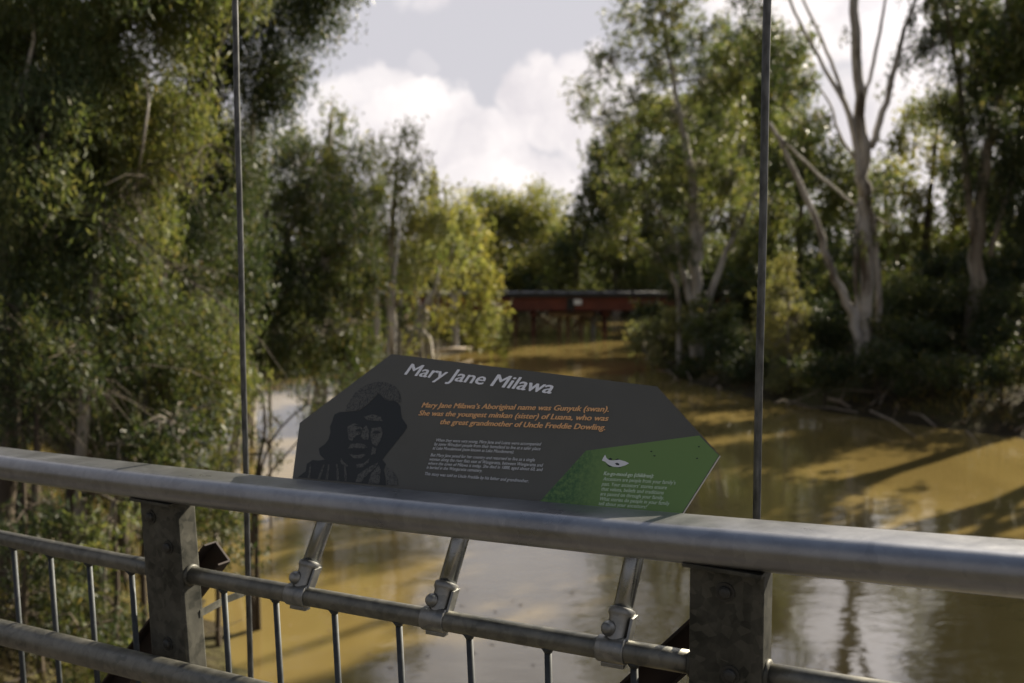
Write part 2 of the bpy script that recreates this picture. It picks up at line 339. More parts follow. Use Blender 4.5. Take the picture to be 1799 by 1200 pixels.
# ------------------------------------------------------------------ vegetation
def leaf_quads(cen, L, Wd, spread, droop, sizevar=.35):
    N = len(cen); d = rng.normal(0, spread, (N, 3)); d[:, 2] -= droop; d /= np.linalg.norm(d, axis=1)[:, None]
    s = np.cross(d, rng.normal(0, 1, (N, 3))); s /= np.linalg.norm(s, axis=1)[:, None] + 1e-9
    k = (1 + rng.uniform(-sizevar, sizevar, N))[:, None]; l = d * (L / 2) * k; w = s * (Wd / 2) * k
    return np.stack([cen - l, cen - l * .15 + w, cen + l, cen - l * .15 - w], 1).reshape(-1, 3)
def clump_points(c, r, n, droopy):
    ns = max(2, n // 9); st = rng.normal(0, .42, (ns, 3)) * r; st[:, 2] *= .8
    k = rng.integers(0, ns, n); t = rng.uniform(0, 1, n)
    p = c + st[k] + rng.normal(0, .10 * r + .02, (n, 3)); p[:, 2] -= t * r * (1.3 if droopy else .4)
    if not droopy: p += rng.normal(0, .22, (n, 3)) * r
    return p
def tree(name, label, group, D, limbs, blobs, leaf, barkm, L, Wd, lai=2.2, clump=.5, droopy=True, base=None, cat='tree', depthk=1.0, twigs=True, parts=('trunk', 'crown'), white=()):
    """limbs: lists of (px, py, radius_m[, depth offset]) ; blobs: (px, py, rx, ry[, lai factor[, depth offset]])"""
    s = D / FPX; mb = MB(); sk = []
    W3 = []
    for lm in limbs:
        P = np.array([at(q_[0], q_[1], D + (q_[3] if len(q_) > 3 else 0)) for q_ in lm]); R = [q_[2] for q_ in lm]
        if lm[0][1] > 480:                      # reaches the ground: run the foot down into it
            f = P[0].copy(); f[2] = float(height(f[0], f[1])) - .3
            if f[2] < P[0][2] - .1: P = np.vstack([f, P]); R = [R[0] * 1.15] + R
        # subdivide and wobble
        t0 = np.arange(len(P)); tt = np.linspace(0, len(P) - 1, (len(P) - 1) * 4 + 1)
        Q = np.stack([np.interp(tt, t0, P[:, i]) for i in range(3)], 1); RR = np.interp(tt, t0, R)
        for _ in range(2): Q[1:-1] = (Q[:-2] + 2 * Q[1:-1] + Q[2:]) / 4
        Q[1:-1] += rng.normal(0, 1, (len(Q) - 2, 3)) * RR[1:-1, None] * .22
        mb.tube(Q, RR, 9 if R[0] > .08 else 6); W3.append(Q)
        for q_, r_ in zip(Q, RR): sk.append((*q_, r_))
    sk = np.array(sk) if sk else np.array([[*at(blobs[0][0], blobs[0][1], D), .05]])
    if base is None: base = W3[0][0] if W3 else sk[0][:3]
    cen_all = []
    for bl in blobs:
        px, py, rx, ry = bl[:4]; lf = bl[4] if len(bl) > 4 else 1.0; do = bl[5] if len(bl) > 5 else rng.normal(0, .3 * rx * s)
        c = at(px, py, D + do); a, b = rx * s, ry * s; dep = min(a, 2.2) * depthk
        # sub-limb to the blob
        dd = np.linalg.norm(sk[:, :3] - c, axis=1) + np.maximum(0, sk[:, 2] - c[2]) * .8; j = int(dd.argmin()); p0 = sk[j, :3]
        if twigs and dd[j] > .3:
            mid = (p0 + c) / 2 + np.array([0, 0, .12 * dd[j]]); ts = np.linspace(0, 1, 6)[:, None]
            Q = (1 - ts) ** 2 * p0 + 2 * ts * (1 - ts) * mid + ts ** 2 * c; Q[1:-1] += rng.normal(0, .03 * dd[j], (4, 3))
            r0 = min(sk[j, 3] * .6, .02 + .018 * dd[j]); RR = np.linspace(r0, r0 * .35, 6); mb.tube(Q, RR, 5, False)
            sk = np.vstack([sk, np.hstack([Q, RR[:, None]])])
        area = math.pi * a * b; nl = int(lai * lf * area / (.3 * L * Wd)); cr_ = clump * rng.uniform(.8, 1.2)
        nc = max(3, int(area / (cr_ ** 2 * .55))); per = max(6, nl // nc)
        for _ in range(nc):
            v = rng.normal(0, 1, 3); v /= np.linalg.norm(v); rad = rng.uniform(0.15, 1) ** .5
            cc = c + v * rad * np.array([a, dep, b])
            if twigs:
                dd = np.linalg.norm(sk[-40:, :3] - cc, axis=1); j = int(dd.argmin()); p0 = sk[-40:][j, :3]
                if dd[j] < 3 * clump + 1: mb.tube([p0, (p0 + cc) / 2 + rng.normal(0, .05, 3) + [0, 0, .1 * dd[j]], cc], [.007 + .0004 * D, .005 + .0003 * D, .003], 3, False)
            gz = float(height(cc[0], cc[1])) 
            if cc[2] < max(gz, 0) + .15: continue
            cen_all.append(clump_points(cc, cr_ * rng.uniform(.7, 1.2), int(per * rng.uniform(.6, 1.4)), droopy))
    root = empty(name, base, label, cat, group)
    if mb.v: 
        o = mb.build(parts[0], barkm, root, smooth=True)
    for lm in white:                            # pale bare limbs that show in front of the leaves
        P = np.array([at(q_[0], q_[1], D + q_[3]) for q_ in lm]); MB().tube(P, [q_[2] for q_ in lm], 8).build('limb', M['bark_white'], root, smooth=True)
    if cen_all:
        P = np.concatenate(cen_all); P = P[P[:, 2] > np.maximum(height(P[:, 0], P[:, 1]), 0) + .06]
        np_mesh(parts[1], leaf_quads(P, L, Wd, .55, .75 if droopy else .25), 4, leaf, root)
    return root
NL = dict(L=.092, Wd=.0175)          # near leaves
ML = dict(L=.17, Wd=.042)
FL = dict(L=.30, Wd=.095)
XL = dict(L=.40, Wd=.13)

# --- left bank, near
GL = 'gum trees crowding the left bank'
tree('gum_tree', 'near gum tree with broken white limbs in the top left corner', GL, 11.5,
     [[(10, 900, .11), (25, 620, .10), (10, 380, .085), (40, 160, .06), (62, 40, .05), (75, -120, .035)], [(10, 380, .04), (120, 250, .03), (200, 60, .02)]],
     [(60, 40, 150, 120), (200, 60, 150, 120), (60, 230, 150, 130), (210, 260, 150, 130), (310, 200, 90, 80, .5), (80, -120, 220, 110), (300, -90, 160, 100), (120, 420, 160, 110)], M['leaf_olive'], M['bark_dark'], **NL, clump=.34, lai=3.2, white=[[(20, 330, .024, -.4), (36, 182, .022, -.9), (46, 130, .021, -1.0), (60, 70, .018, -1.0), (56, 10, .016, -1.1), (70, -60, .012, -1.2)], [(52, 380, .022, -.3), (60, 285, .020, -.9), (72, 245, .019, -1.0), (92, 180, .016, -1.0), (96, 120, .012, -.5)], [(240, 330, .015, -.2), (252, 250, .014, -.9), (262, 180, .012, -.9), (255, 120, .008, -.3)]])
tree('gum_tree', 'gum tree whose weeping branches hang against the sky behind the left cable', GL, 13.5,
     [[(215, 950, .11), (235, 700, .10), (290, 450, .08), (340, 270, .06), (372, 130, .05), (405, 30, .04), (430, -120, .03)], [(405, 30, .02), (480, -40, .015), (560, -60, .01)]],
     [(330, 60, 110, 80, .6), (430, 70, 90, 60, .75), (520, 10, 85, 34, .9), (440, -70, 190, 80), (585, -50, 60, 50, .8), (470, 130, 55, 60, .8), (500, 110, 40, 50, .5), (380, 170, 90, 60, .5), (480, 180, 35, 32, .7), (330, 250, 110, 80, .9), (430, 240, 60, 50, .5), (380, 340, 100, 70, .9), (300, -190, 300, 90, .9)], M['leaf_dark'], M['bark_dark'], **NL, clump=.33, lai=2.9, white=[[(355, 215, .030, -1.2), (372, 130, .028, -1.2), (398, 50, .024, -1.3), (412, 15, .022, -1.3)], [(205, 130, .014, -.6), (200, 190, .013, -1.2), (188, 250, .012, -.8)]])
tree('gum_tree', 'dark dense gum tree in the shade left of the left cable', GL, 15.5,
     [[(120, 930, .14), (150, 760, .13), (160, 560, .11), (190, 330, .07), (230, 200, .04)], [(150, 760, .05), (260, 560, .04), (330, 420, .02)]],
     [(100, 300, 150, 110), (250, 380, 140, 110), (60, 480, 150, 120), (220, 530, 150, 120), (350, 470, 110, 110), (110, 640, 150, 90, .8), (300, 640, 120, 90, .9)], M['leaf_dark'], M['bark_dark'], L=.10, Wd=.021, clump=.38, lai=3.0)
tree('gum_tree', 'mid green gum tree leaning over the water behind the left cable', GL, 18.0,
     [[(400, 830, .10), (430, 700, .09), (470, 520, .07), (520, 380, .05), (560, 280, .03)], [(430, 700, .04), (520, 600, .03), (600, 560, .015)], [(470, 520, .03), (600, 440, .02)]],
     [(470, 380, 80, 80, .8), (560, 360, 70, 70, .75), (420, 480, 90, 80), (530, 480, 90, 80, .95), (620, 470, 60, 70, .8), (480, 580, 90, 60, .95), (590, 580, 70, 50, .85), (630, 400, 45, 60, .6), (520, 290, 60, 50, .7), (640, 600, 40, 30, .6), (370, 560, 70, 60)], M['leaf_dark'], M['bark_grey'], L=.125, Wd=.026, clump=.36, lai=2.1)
tree('sapling', 'low leafy sapling with bare twigs between left cable and sign', 'shrubs on the left bank', 13.0,
     [[(440, 980, .04), (447, 860, .035), (470, 740, .02), (450, 640, .01)], [(447, 860, .02), (520, 780, .012), (600, 690, .006)], [(450, 800, .02), (540, 700, .012), (640, 720, .005)], [(440, 900, .015), (500, 880, .01), (560, 800, .005)]],
     [(420, 650, 50, 45, .7), (470, 760, 40, 50, .35), (560, 680, 55, 30, .4), (610, 650, 40, 25, .5), (400, 800, 40, 50, .7), (360, 840, 60, 40, .9), (380, 900, 60, 50, .9)], M['leaf_dark'], M['bark_dark'], **NL, clump=.28, lai=1.5, cat='sapling', parts=('stem', 'foliage'))
tree('shrub', 'dark leafy shrub on the bank at the far left above the handrail', 'shrubs on the left bank', 12.5,
     [[(60, 900, .05), (70, 780, .04), (60, 690, .02)]],
     [(50, 640, 100, 60, .6), (60, 700, 90, 50, .4), (180, 700, 80, 45, .45), (20, 800, 40, 40, .35)], M['leaf_olive'], M['bark_dark'], **NL, clump=.3, lai=1.5, cat='shrub', parts=('stem', 'foliage'))
tree('shrub', 'leafy green shrub behind the first railing post', 'shrubs on the left bank', 11.0,
     [[(300, 1000, .04), (310, 900, .03), (320, 800, .015)], [(180, 1000, .03), (200, 880, .02), (210, 780, .01)]],
     [(300, 740, 100, 50, .8), (330, 830, 80, 60, .9), (220, 800, 70, 60, .6), (170, 980, 70, 60, .6), (60, 1010, 80, 60, .45), (390, 960, 40, 40, .8), (100, 1100, 110, 60, .6), (230, 1120, 80, 60, .5), (410, 870, 35, 35, .8)], M['leaf_dark'], M['bark_grey'], L=.095, Wd=.026, clump=.28, lai=1.5, cat='shrub', parts=('stem', 'foliage'))
for (px, py, D, lm_, bl, lab) in [
    (60, 900, 10.2, 'leaf_dark', [(30, 560, 120, 70, .9), (120, 620, 110, 60, .9), (20, 700, 90, 50, .7)], 'dark leafy sapling at the far left edge under the dry twigs'),
    (250, 940, 11.6, 'leaf_dark', [(240, 560, 120, 70), (300, 640, 110, 60), (200, 700, 100, 50, .8), (350, 720, 80, 50, .9)], 'dark leafy sapling hiding the trunks left of the cable'),
    (380, 940, 12.4, 'leaf_olive', [(360, 560, 90, 60), (400, 640, 60, 60), (330, 760, 90, 40, .8)], 'olive sapling just left of the left cable'),
    (40, 1120, 9.4, 'leaf_dark', [(40, 900, 80, 50, .7), (120, 960, 90, 50, .6), (40, 1060, 100, 60, .8), (160, 1100, 80, 50, .7)], 'dark bush seen through the railing at the lower left'),
    (200, 1180, 9.8, 'leaf_olive', [(200, 900, 60, 40, .7), (170, 1040, 60, 40, .5), (210, 1150, 90, 50, .8)], 'olive bush seen through the balusters beside the first post')]:
    tree('sapling', lab, 'saplings crowding the left bank', D, [[(px, py, .035), (px + 6, py - 150, .025), (px + 2, py - 300, .012)]], bl, M[lm_], M['bark_dark'], **NL, clump=.26, lai=1.7, cat='sapling', parts=('stem', 'foliage'))
for i, (px, py0, px1, D, r_, lab) in enumerate([(150, 900, 165, 13.2, .10, 'dark bare trunk standing left of the first railing post'), (30, 900, 45, 14.5, .09, 'dark thin trunk at the far left edge above the handrail'), (135, 1010, 160, 11.2, .07, 'reddish brown trunk seen between handrail and middle rail'), (255, 860, 235, 15, .07, 'thin dark trunk in shade directly above the first post')]):
    tree('gum_tree', lab, 'bare trunks on the left bank', D, [[(px, py0, r_), ((px + px1) / 2, 720, r_ * .9), (px1, 560, r_ * .75), (px1 + 20, 380, r_ * .5)]], [(px1 + 20, 400, 70, 60, .8)], M['leaf_dark'], M['bark_dark'] if i != 2 else M['bark_grey'], **NL, clump=.35)
# dry twiggy branches hanging through the left trees
for i, (x0, y0, x1, y1, D, lab) in enumerate([(0, 300, 420, 560, 10.5, 'long fan of dry bare twigs sweeping down across the left trees'), (100, 430, 380, 250, 10.8, 'dry grey twigs reaching up right in the left trees'), (20, 760, 260, 640, 10.2, 'low dry twigs above the handrail at far left')]):
    mb = MB(); A = at(x0, y0, D); B = at(x1, y1, D)
    mb.tube([A, (A + B) / 2 + [0, 0, .25], B], [.012, .009, .005], 5)
    for k in range(46):
        t = rng.uniform(.05, 1); p = A + (B - A) * t + np.array([0, 0, .5 * t * (1 - t)]); q_ = p + np.array([rng.normal(.25, .25), rng.normal(0, .3), rng.normal(-.35, .18)]); mb.tube([p, (p + q_) / 2 + [0, 0, .06], q_], [.006, .004, .002], 3, False)
    o = mb.build('dead_branch', M['bark_dark']); tag(o, lab, 'branch', 'dry branches in the left trees')

for i, (px, D, bl, lm_, lab) in enumerate([
    (60, 21, [(40, 120, 150, 110), (160, 260, 130, 110), (40, 360, 130, 110), (180, 450, 120, 90), (60, 540, 130, 80), (-80, 300, 120, 200)], 'leaf_lit', 'tall gum in the second row behind the top left corner'),
    (280, 24, [(220, 180, 100, 80, .6), (260, 330, 110, 90), (360, 420, 100, 80), (260, 500, 110, 80), (350, 560, 90, 60)], 'leaf_olive', 'gum in the second row between the white limbs and the cable'),
    (90, 27, [(80, 620, 130, 50, .7), (220, 620, 100, 50, .7), (330, 620, 70, 50, .7), (0, 620, 80, 60)], 'leaf_dark', 'low spreading gum deep in the left bank shade'),
    (440, 26, [(420, 330, 60, 70, .7), (450, 440, 70, 60), (400, 540, 70, 50), (480, 560, 60, 40), (530, 470, 60, 50)], 'leaf_olive', 'gum in the second row just right of the left cable')]):
    tree('gum_tree', lab, GL, D, [[(px, 680, .2), (px + 10, 500, .16), (px - 5, 300, .1), (px + 10, 150, .05)]], bl, M[lm_], M['bark_grey'], **ML, clump=.6, lai=2.8)
# --- left bank, middle distance
GM = 'sunlit gum trees on the left river bend'
tree('gum_tree', 'tall olive gum with a small round top left of the clouds', GM, 30,
     [[(560, 620, .22), (565, 480, .2), (575, 330, .14), (582, 200, .05)], [(565, 480, .08), (620, 350, .04)]],
     [(582, 200, 26, 26, .9), (560, 260, 50, 40), (610, 270, 45, 45, .8), (520, 240, 40, 35, .7), (560, 340, 70, 55), (640, 350, 50, 50, .9), (500, 330, 50, 50, .7), (600, 430, 70, 50), (460, 230, 45, 40, .6), (450, 330, 50, 50, .6)], M['leaf_olive'], M['bark_grey'], **ML, clump=.65)
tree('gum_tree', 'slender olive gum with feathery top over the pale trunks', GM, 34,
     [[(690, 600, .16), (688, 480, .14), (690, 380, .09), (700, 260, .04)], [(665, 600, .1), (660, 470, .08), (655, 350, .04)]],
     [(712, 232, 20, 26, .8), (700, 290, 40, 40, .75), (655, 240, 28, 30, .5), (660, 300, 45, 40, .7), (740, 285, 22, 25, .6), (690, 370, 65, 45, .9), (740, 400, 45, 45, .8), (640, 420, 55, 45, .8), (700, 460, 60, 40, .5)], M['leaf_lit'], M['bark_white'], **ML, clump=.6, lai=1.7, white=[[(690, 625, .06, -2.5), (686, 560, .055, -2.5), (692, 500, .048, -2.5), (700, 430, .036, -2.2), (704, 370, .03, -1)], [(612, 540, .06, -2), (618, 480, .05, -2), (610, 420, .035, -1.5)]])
tree('gum_tree', 'yellow green gum with white forked stems over the water', GM, 48,
     [[(755, 600, .2), (738, 575, .19), (757, 530, .16), (768, 500, .13), (760, 440, .08)], [(738, 560, .1), (728, 500, .09), (735, 430, .05)], [(768, 500, .06), (800, 440, .04)]],
     [(770, 380, 45, 35, .8), (790, 440, 55, 45, .9), (740, 470, 50, 45, .6), (830, 490, 45, 40, .9), (770, 545, 45, 30, .7), (840, 560, 40, 30, .9), (868, 585, 26, 24, 1.1), (805, 330, 14, 12, .5), (720, 580, 40, 25, .5), (870, 530, 25, 30, .7)], M['leaf_lit'], M['bark_white'], **FL, clump=.8, lai=1.7, white=[[(712, 612, .09, -2.5), (726, 590, .09, -2.5), (738, 545, .08, -2.5), (766, 505, .07, -2.5), (772, 470, .055, -2.4), (758, 430, .04, -2)], [(738, 545, .06, -2.5), (722, 480, .05, -2.2), (735, 430, .03, -1.5)]])
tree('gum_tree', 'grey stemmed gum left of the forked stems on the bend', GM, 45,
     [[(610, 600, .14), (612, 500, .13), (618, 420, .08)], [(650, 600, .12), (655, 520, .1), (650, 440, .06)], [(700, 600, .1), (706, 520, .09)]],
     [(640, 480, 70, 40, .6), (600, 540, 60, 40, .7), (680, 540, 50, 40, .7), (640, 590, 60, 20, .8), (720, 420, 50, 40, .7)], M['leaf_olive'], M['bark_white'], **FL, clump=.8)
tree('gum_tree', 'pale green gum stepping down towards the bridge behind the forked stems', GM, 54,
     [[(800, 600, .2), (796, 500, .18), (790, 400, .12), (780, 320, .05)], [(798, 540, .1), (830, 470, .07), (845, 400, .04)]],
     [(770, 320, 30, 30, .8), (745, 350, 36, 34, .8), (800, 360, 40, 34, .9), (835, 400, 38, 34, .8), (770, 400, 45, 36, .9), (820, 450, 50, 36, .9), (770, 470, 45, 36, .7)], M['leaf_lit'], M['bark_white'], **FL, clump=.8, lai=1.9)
tree('shrub', 'dark low shrub at the water edge left of the sign top', 'shrubs at the water edge', 27, [[(600, 660, .04), (600, 600, .03)]], [(600, 620, 70, 24, .9), (670, 625, 40, 16, .7), (540, 600, 60, 25, .8)], M['leaf_blue'], M['bark_dark'], **ML, clump=.5, cat='shrub', parts=('stem', 'foliage'))

# --- far trees beyond the bridge
GF = 'distant gum trees beyond the red bridge'
fars = [(790, 92, [(790, 430, 60, 50), (800, 490, 60, 40), (760, 500, 50, 40)], 'leaf_lit', 'far gum crown just left of the red bridge end'),
        (870, 90, [(870, 350, 45, 28), (850, 390, 50, 40), (890, 410, 60, 50), (860, 470, 60, 45)], 'leaf_lit', 'distant rounded olive gum crown above the left bridge span'),
        (950, 88, [(950, 345, 40, 24), (930, 390, 50, 40), (960, 430, 60, 50), (930, 490, 60, 30)], 'leaf_lit', 'distant full gum crown in the middle above the red bridge'),
        (1010, 84, [(1015, 385, 35, 35), (1010, 440, 50, 40), (1020, 490, 60, 30)], 'leaf_olive', 'distant dark crown right of the middle above the bridge'),
        (1080, 82, [(1070, 370, 50, 50), (1100, 430, 70, 50), (1120, 490, 70, 35), (1040, 330, 30, 30, .8)], 'leaf_olive', 'distant blue green crown behind the tall right hand gum'),
        (1160, 86, [(1160, 400, 70, 60), (1180, 480, 80, 40), (1240, 450, 60, 60)], 'leaf_olive', 'distant dark crown behind the pale trunks right of the bridge')]
for px, D, bl, lm_, lab in fars:
    tree('gum_tree', lab, GF, D, [[(px, 570, .3), (px + 4, 480, .25), (px - 3, 400, .14)]], [(a, b, c * 1.05, d, *e) for a, b, c, d, *e in bl], M[lm_], M['bark_grey'], **XL, clump=1.5, droopy=False, lai=2.6)
o_pts = []
for k in range(900):                                     # undergrowth below the far trees
    x = rng.uniform(-45, 45); y = rng.uniform(84, 122); h0 = float(height(x, y)); o_pts.append(clump_points(np.array([x, y, h0 + rng.uniform(.3, 2.6)]), 1.5, 55, False))
for k in range(500):                                     # far-off wood closing the valley
    x = rng.uniform(-110, 130); y = rng.uniform(125, 165); h0 = float(height(x, y)); o_pts.append(clump_points(np.array([x, y, h0 + rng.uniform(.5, 8)]), 3.0, 60, False))
P = np.concatenate(o_pts); ow = np_mesh('woodland_undergrowth', leaf_quads(P, .75, .34, .6, .2), 4, M['leaf_dark'], kind='stuff'); ow['label'] = 'dark woodland closing the river beyond the red bridge'; ow['category'] = 'undergrowth'

# --- right bank
GR = 'gum trees along the right bank'
tree('gum_tree', 'tall open crowned gum with several white trunks left of the right cable', GR, 43,
     [[(1222, 640, .3), (1224, 520, .26), (1222, 400, .24), (1216, 300, .18), (1200, 230, .14), (1180, 120, .08), (1160, 20, .04)],
      [(1222, 560, .15), (1205, 500, .14), (1190, 430, .12), (1175, 395, .11), (1150, 370, .08), (1120, 300, .05), (1070, 240, .03), (1020, 190, .02)],
      [(1230, 600, .15), (1247, 520, .15), (1275, 440, .12), (1300, 400, .1), (1330, 330, .06)],
      [(1195, 520, .1), (1180, 480, .1), (1145, 440, .07), (1110, 420, .04)], [(1222, 430, .08), (1262, 375, .07), (1290, 320, .05), (1310, 240, .03)]],
     [(1110, 40, 45, 45, .6), (1170, 30, 60, 45, .8), (1230, 70, 55, 50, .8), (1070, 110, 50, 45, .45), (1020, 165, 36, 36, .45), (1060, 200, 45, 40, .5), (1160, 110, 60, 50, .9), (1250, 140, 55, 60, 1.0), (1300, 110, 28, 55, 1.1), (1110, 170, 45, 40, .45), (1190, 200, 65, 50, .6), (1270, 220, 55, 50, .8), (1090, 260, 45, 35, .6), (1150, 290, 60, 40, .8), (1230, 290, 60, 45, .7), (1290, 310, 45, 45, .8), (1080, 330, 45, 40, .9), (1140, 360, 60, 40, .9), (1210, 360, 60, 40, .8), (1280, 390, 45, 40, .8), (1090, 410, 50, 40, .9), (1170, 440, 60, 40, .7), (1200, -60, 110, 60, .7), (1120, -40, 60, 40, .6)], M['leaf_olive'], M['bark_white'], L=.21, Wd=.06, clump=.42, lai=1.7, droopy=False)
tree('gum_tree', 'huge white trunked gum forking high against the glare right of the cable', GR, 34,
     [[(1526, 680, .21), (1524, 560, .21), (1522, 420, .23), (1520, 330, .22), (1514, 240, .19), (1506, 100, .165), (1500, -60, .14), (1505, -260, .08)],
      [(1542, 680, .10), (1546, 560, .10), (1540, 450, .12), (1528, 360, .12), (1522, 320, .11)], [(1508, 560, .07), (1503, 470, .08), (1508, 380, .08), (1516, 330, .07)],
      [(1518, 345, .16), (1495, 200, .10), (1450, 120, .065), (1405, 40, .05), (1370, -40, .05), (1330, -160, .03)],
      [(1490, 190, .07), (1465, 120, .06), (1440, 60, .05), (1405, -15, .04)],
      [(1530, 260, .13), (1545, 220, .12), (1570, 130, .10), (1590, 50, .07), (1625, -40, .05), (1660, -160, .03)],
      [(1520, 170, .06), (1535, 110, .06), (1550, 40, .05), (1562, -40, .03)],
      [(1512, 600, .15), (1495, 545, .16), (1465, 490, .14), (1445, 420, .12), (1420, 350, .10), (1395, 300, .09), (1370, 245, .07), (1350, 215, .07)],
      [(1364, 235, .05), (1400, 270, .05), (1440, 310, .05), (1500, 360, .05), (1560, 395, .04)],
      [(1516, 300, .05), (1470, 230, .05), (1460, 180, .04), (1420, 130, .02)]],
     [(1330, 60, 36, 46, .9), (1370, 90, 34, 40, .8), (1390, 130, 35, 25, .45), (1320, 0, 50, 30, .7), (1345, -70, 70, 50, .6), (1625, 20, 30, 40, .7), (1640, 80, 30, 40, .6), (1430, 210, 40, 30, .35), (1500, 420, 50, 30, .35), (1560, 330, 40, 30, .35), (1415, 150, 25, 25, .4), (1660, -60, 80, 60, .7), (1480, 60, 16, 14, .35), (1575, 110, 25, 40, .4), (1500, -300, 160, 60, .5), (1530, -150, 50, 30, .3)], M['leaf_dark'], M['bark_white'], **ML, clump=.45, lai=1.6)
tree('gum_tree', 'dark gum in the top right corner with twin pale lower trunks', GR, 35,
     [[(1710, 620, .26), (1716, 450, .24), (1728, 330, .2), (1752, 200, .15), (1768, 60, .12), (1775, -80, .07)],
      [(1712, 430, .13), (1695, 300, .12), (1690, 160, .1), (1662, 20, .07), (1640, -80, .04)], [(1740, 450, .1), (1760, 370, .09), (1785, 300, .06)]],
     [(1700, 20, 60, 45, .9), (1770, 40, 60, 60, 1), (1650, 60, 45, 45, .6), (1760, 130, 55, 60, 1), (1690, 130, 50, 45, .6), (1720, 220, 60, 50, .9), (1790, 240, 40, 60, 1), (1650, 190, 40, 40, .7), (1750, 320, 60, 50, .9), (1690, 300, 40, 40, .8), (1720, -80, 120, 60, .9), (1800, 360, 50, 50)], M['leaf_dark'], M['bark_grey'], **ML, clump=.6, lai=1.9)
tree('gum_tree', 'olive gum between the big white trunk and the right corner', GR, 46,
     [[(1620, 620, .2), (1625, 450, .18), (1640, 300, .12), (1650, 180, .06)]],
     [(1600, 190, 40, 40, .7), (1640, 250, 50, 40, .6), (1590, 330, 30, 50, .7), (1660, 360, 50, 50, 1), (1590, 430, 60, 50), (1650, 450, 60, 40), (1580, 260, 25, 40, .6)], M['leaf_lit'], M['bark_dark'], **FL, clump=.8)
tree('gum_tree', 'olive gum filling the gap between cable and big white trunk', GR, 50,
     [[(1400, 600, .2), (1405, 450, .18), (1410, 330, .1), (1415, 220, .05)]],
     [(1400, 210, 50, 35, .6), (1440, 250, 50, 40, .8), (1370, 290, 45, 40, .8), (1430, 320, 60, 45, .9), (1370, 380, 55, 45, .9), (1440, 410, 60, 50), (1330, 430, 50, 50), (1480, 330, 40, 60, .8)], M['leaf_olive'], M['bark_grey'], **FL, clump=.8)
tree('gum_tree', 'broad olive crown far behind the right hand trunks', GR, 62,
     [[(1560, 600, .25), (1560, 450, .2), (1555, 330, .1)]], [(1470, 300, 60, 40, .6), (1540, 320, 60, 50, .8), (1500, 400, 90, 50), (1620, 450, 100, 50), (1740, 420, 90, 60), (1760, 300, 60, 60, .8), (1340, 360, 60, 50, .8), (1380, 470, 80, 40)], M['leaf_olive'], M['bark_grey'], **XL, clump=1.1, droopy=False)
GS = 'bushes along the right bank'
tree('wattle_sapling', 'young golden green wattle lit by sun beside the right cable', GS, 35,
     [[(1385, 660, .05), (1385, 540, .04), (1386, 450, .02)]], [(1386, 462, 18, 26, 1.1), (1375, 505, 35, 30, 1.1), (1365, 550, 42, 32, 1.1), (1400, 560, 36, 36, 1), (1360, 600, 40, 28, .9), (1405, 610, 30, 26, .7)], M['leaf_gold'], M['bark_grey'], **ML, clump=.3, lai=1.5, droopy=False, cat='sapling', parts=('stem', 'foliage'))
tree('shrub', 'rounded sunlit bush overhanging the water right of the bridge', GS, 44, [[(1170, 640, .05), (1165, 600, .04)]], [(1140, 590, 36, 26, 1.1), (1180, 570, 40, 30, 1), (1160, 615, 50, 24, .9), (1210, 600, 40, 30)], M['leaf_gold'], M['bark_dark'], **FL, clump=.55, droopy=False, cat='shrub', parts=('stem', 'foliage'))
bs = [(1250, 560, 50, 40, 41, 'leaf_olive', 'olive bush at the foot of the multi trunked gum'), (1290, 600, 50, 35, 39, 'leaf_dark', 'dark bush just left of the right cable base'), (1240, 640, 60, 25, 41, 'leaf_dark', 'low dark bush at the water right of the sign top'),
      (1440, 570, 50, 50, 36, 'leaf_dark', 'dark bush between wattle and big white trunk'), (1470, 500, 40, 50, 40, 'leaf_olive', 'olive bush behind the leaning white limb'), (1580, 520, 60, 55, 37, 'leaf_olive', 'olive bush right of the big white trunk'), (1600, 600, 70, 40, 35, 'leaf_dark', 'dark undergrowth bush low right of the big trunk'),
      (1680, 530, 60, 50, 36, 'leaf_dark', 'dark bush below the twin pale trunks'), (1720, 500, 60, 30, 39, 'leaf_gold', 'golden topped bush below the twin pale trunks'), (1770, 560, 60, 60, 33, 'leaf_dark', 'dark bush at the right edge above the bank'), (1390, 655, 50, 18, 35, 'leaf_gold', 'low sunlit shrub below the wattle at the water'), (1320, 520, 45, 50, 46, 'leaf_dark', 'dark shadowy bush behind the right cable')]
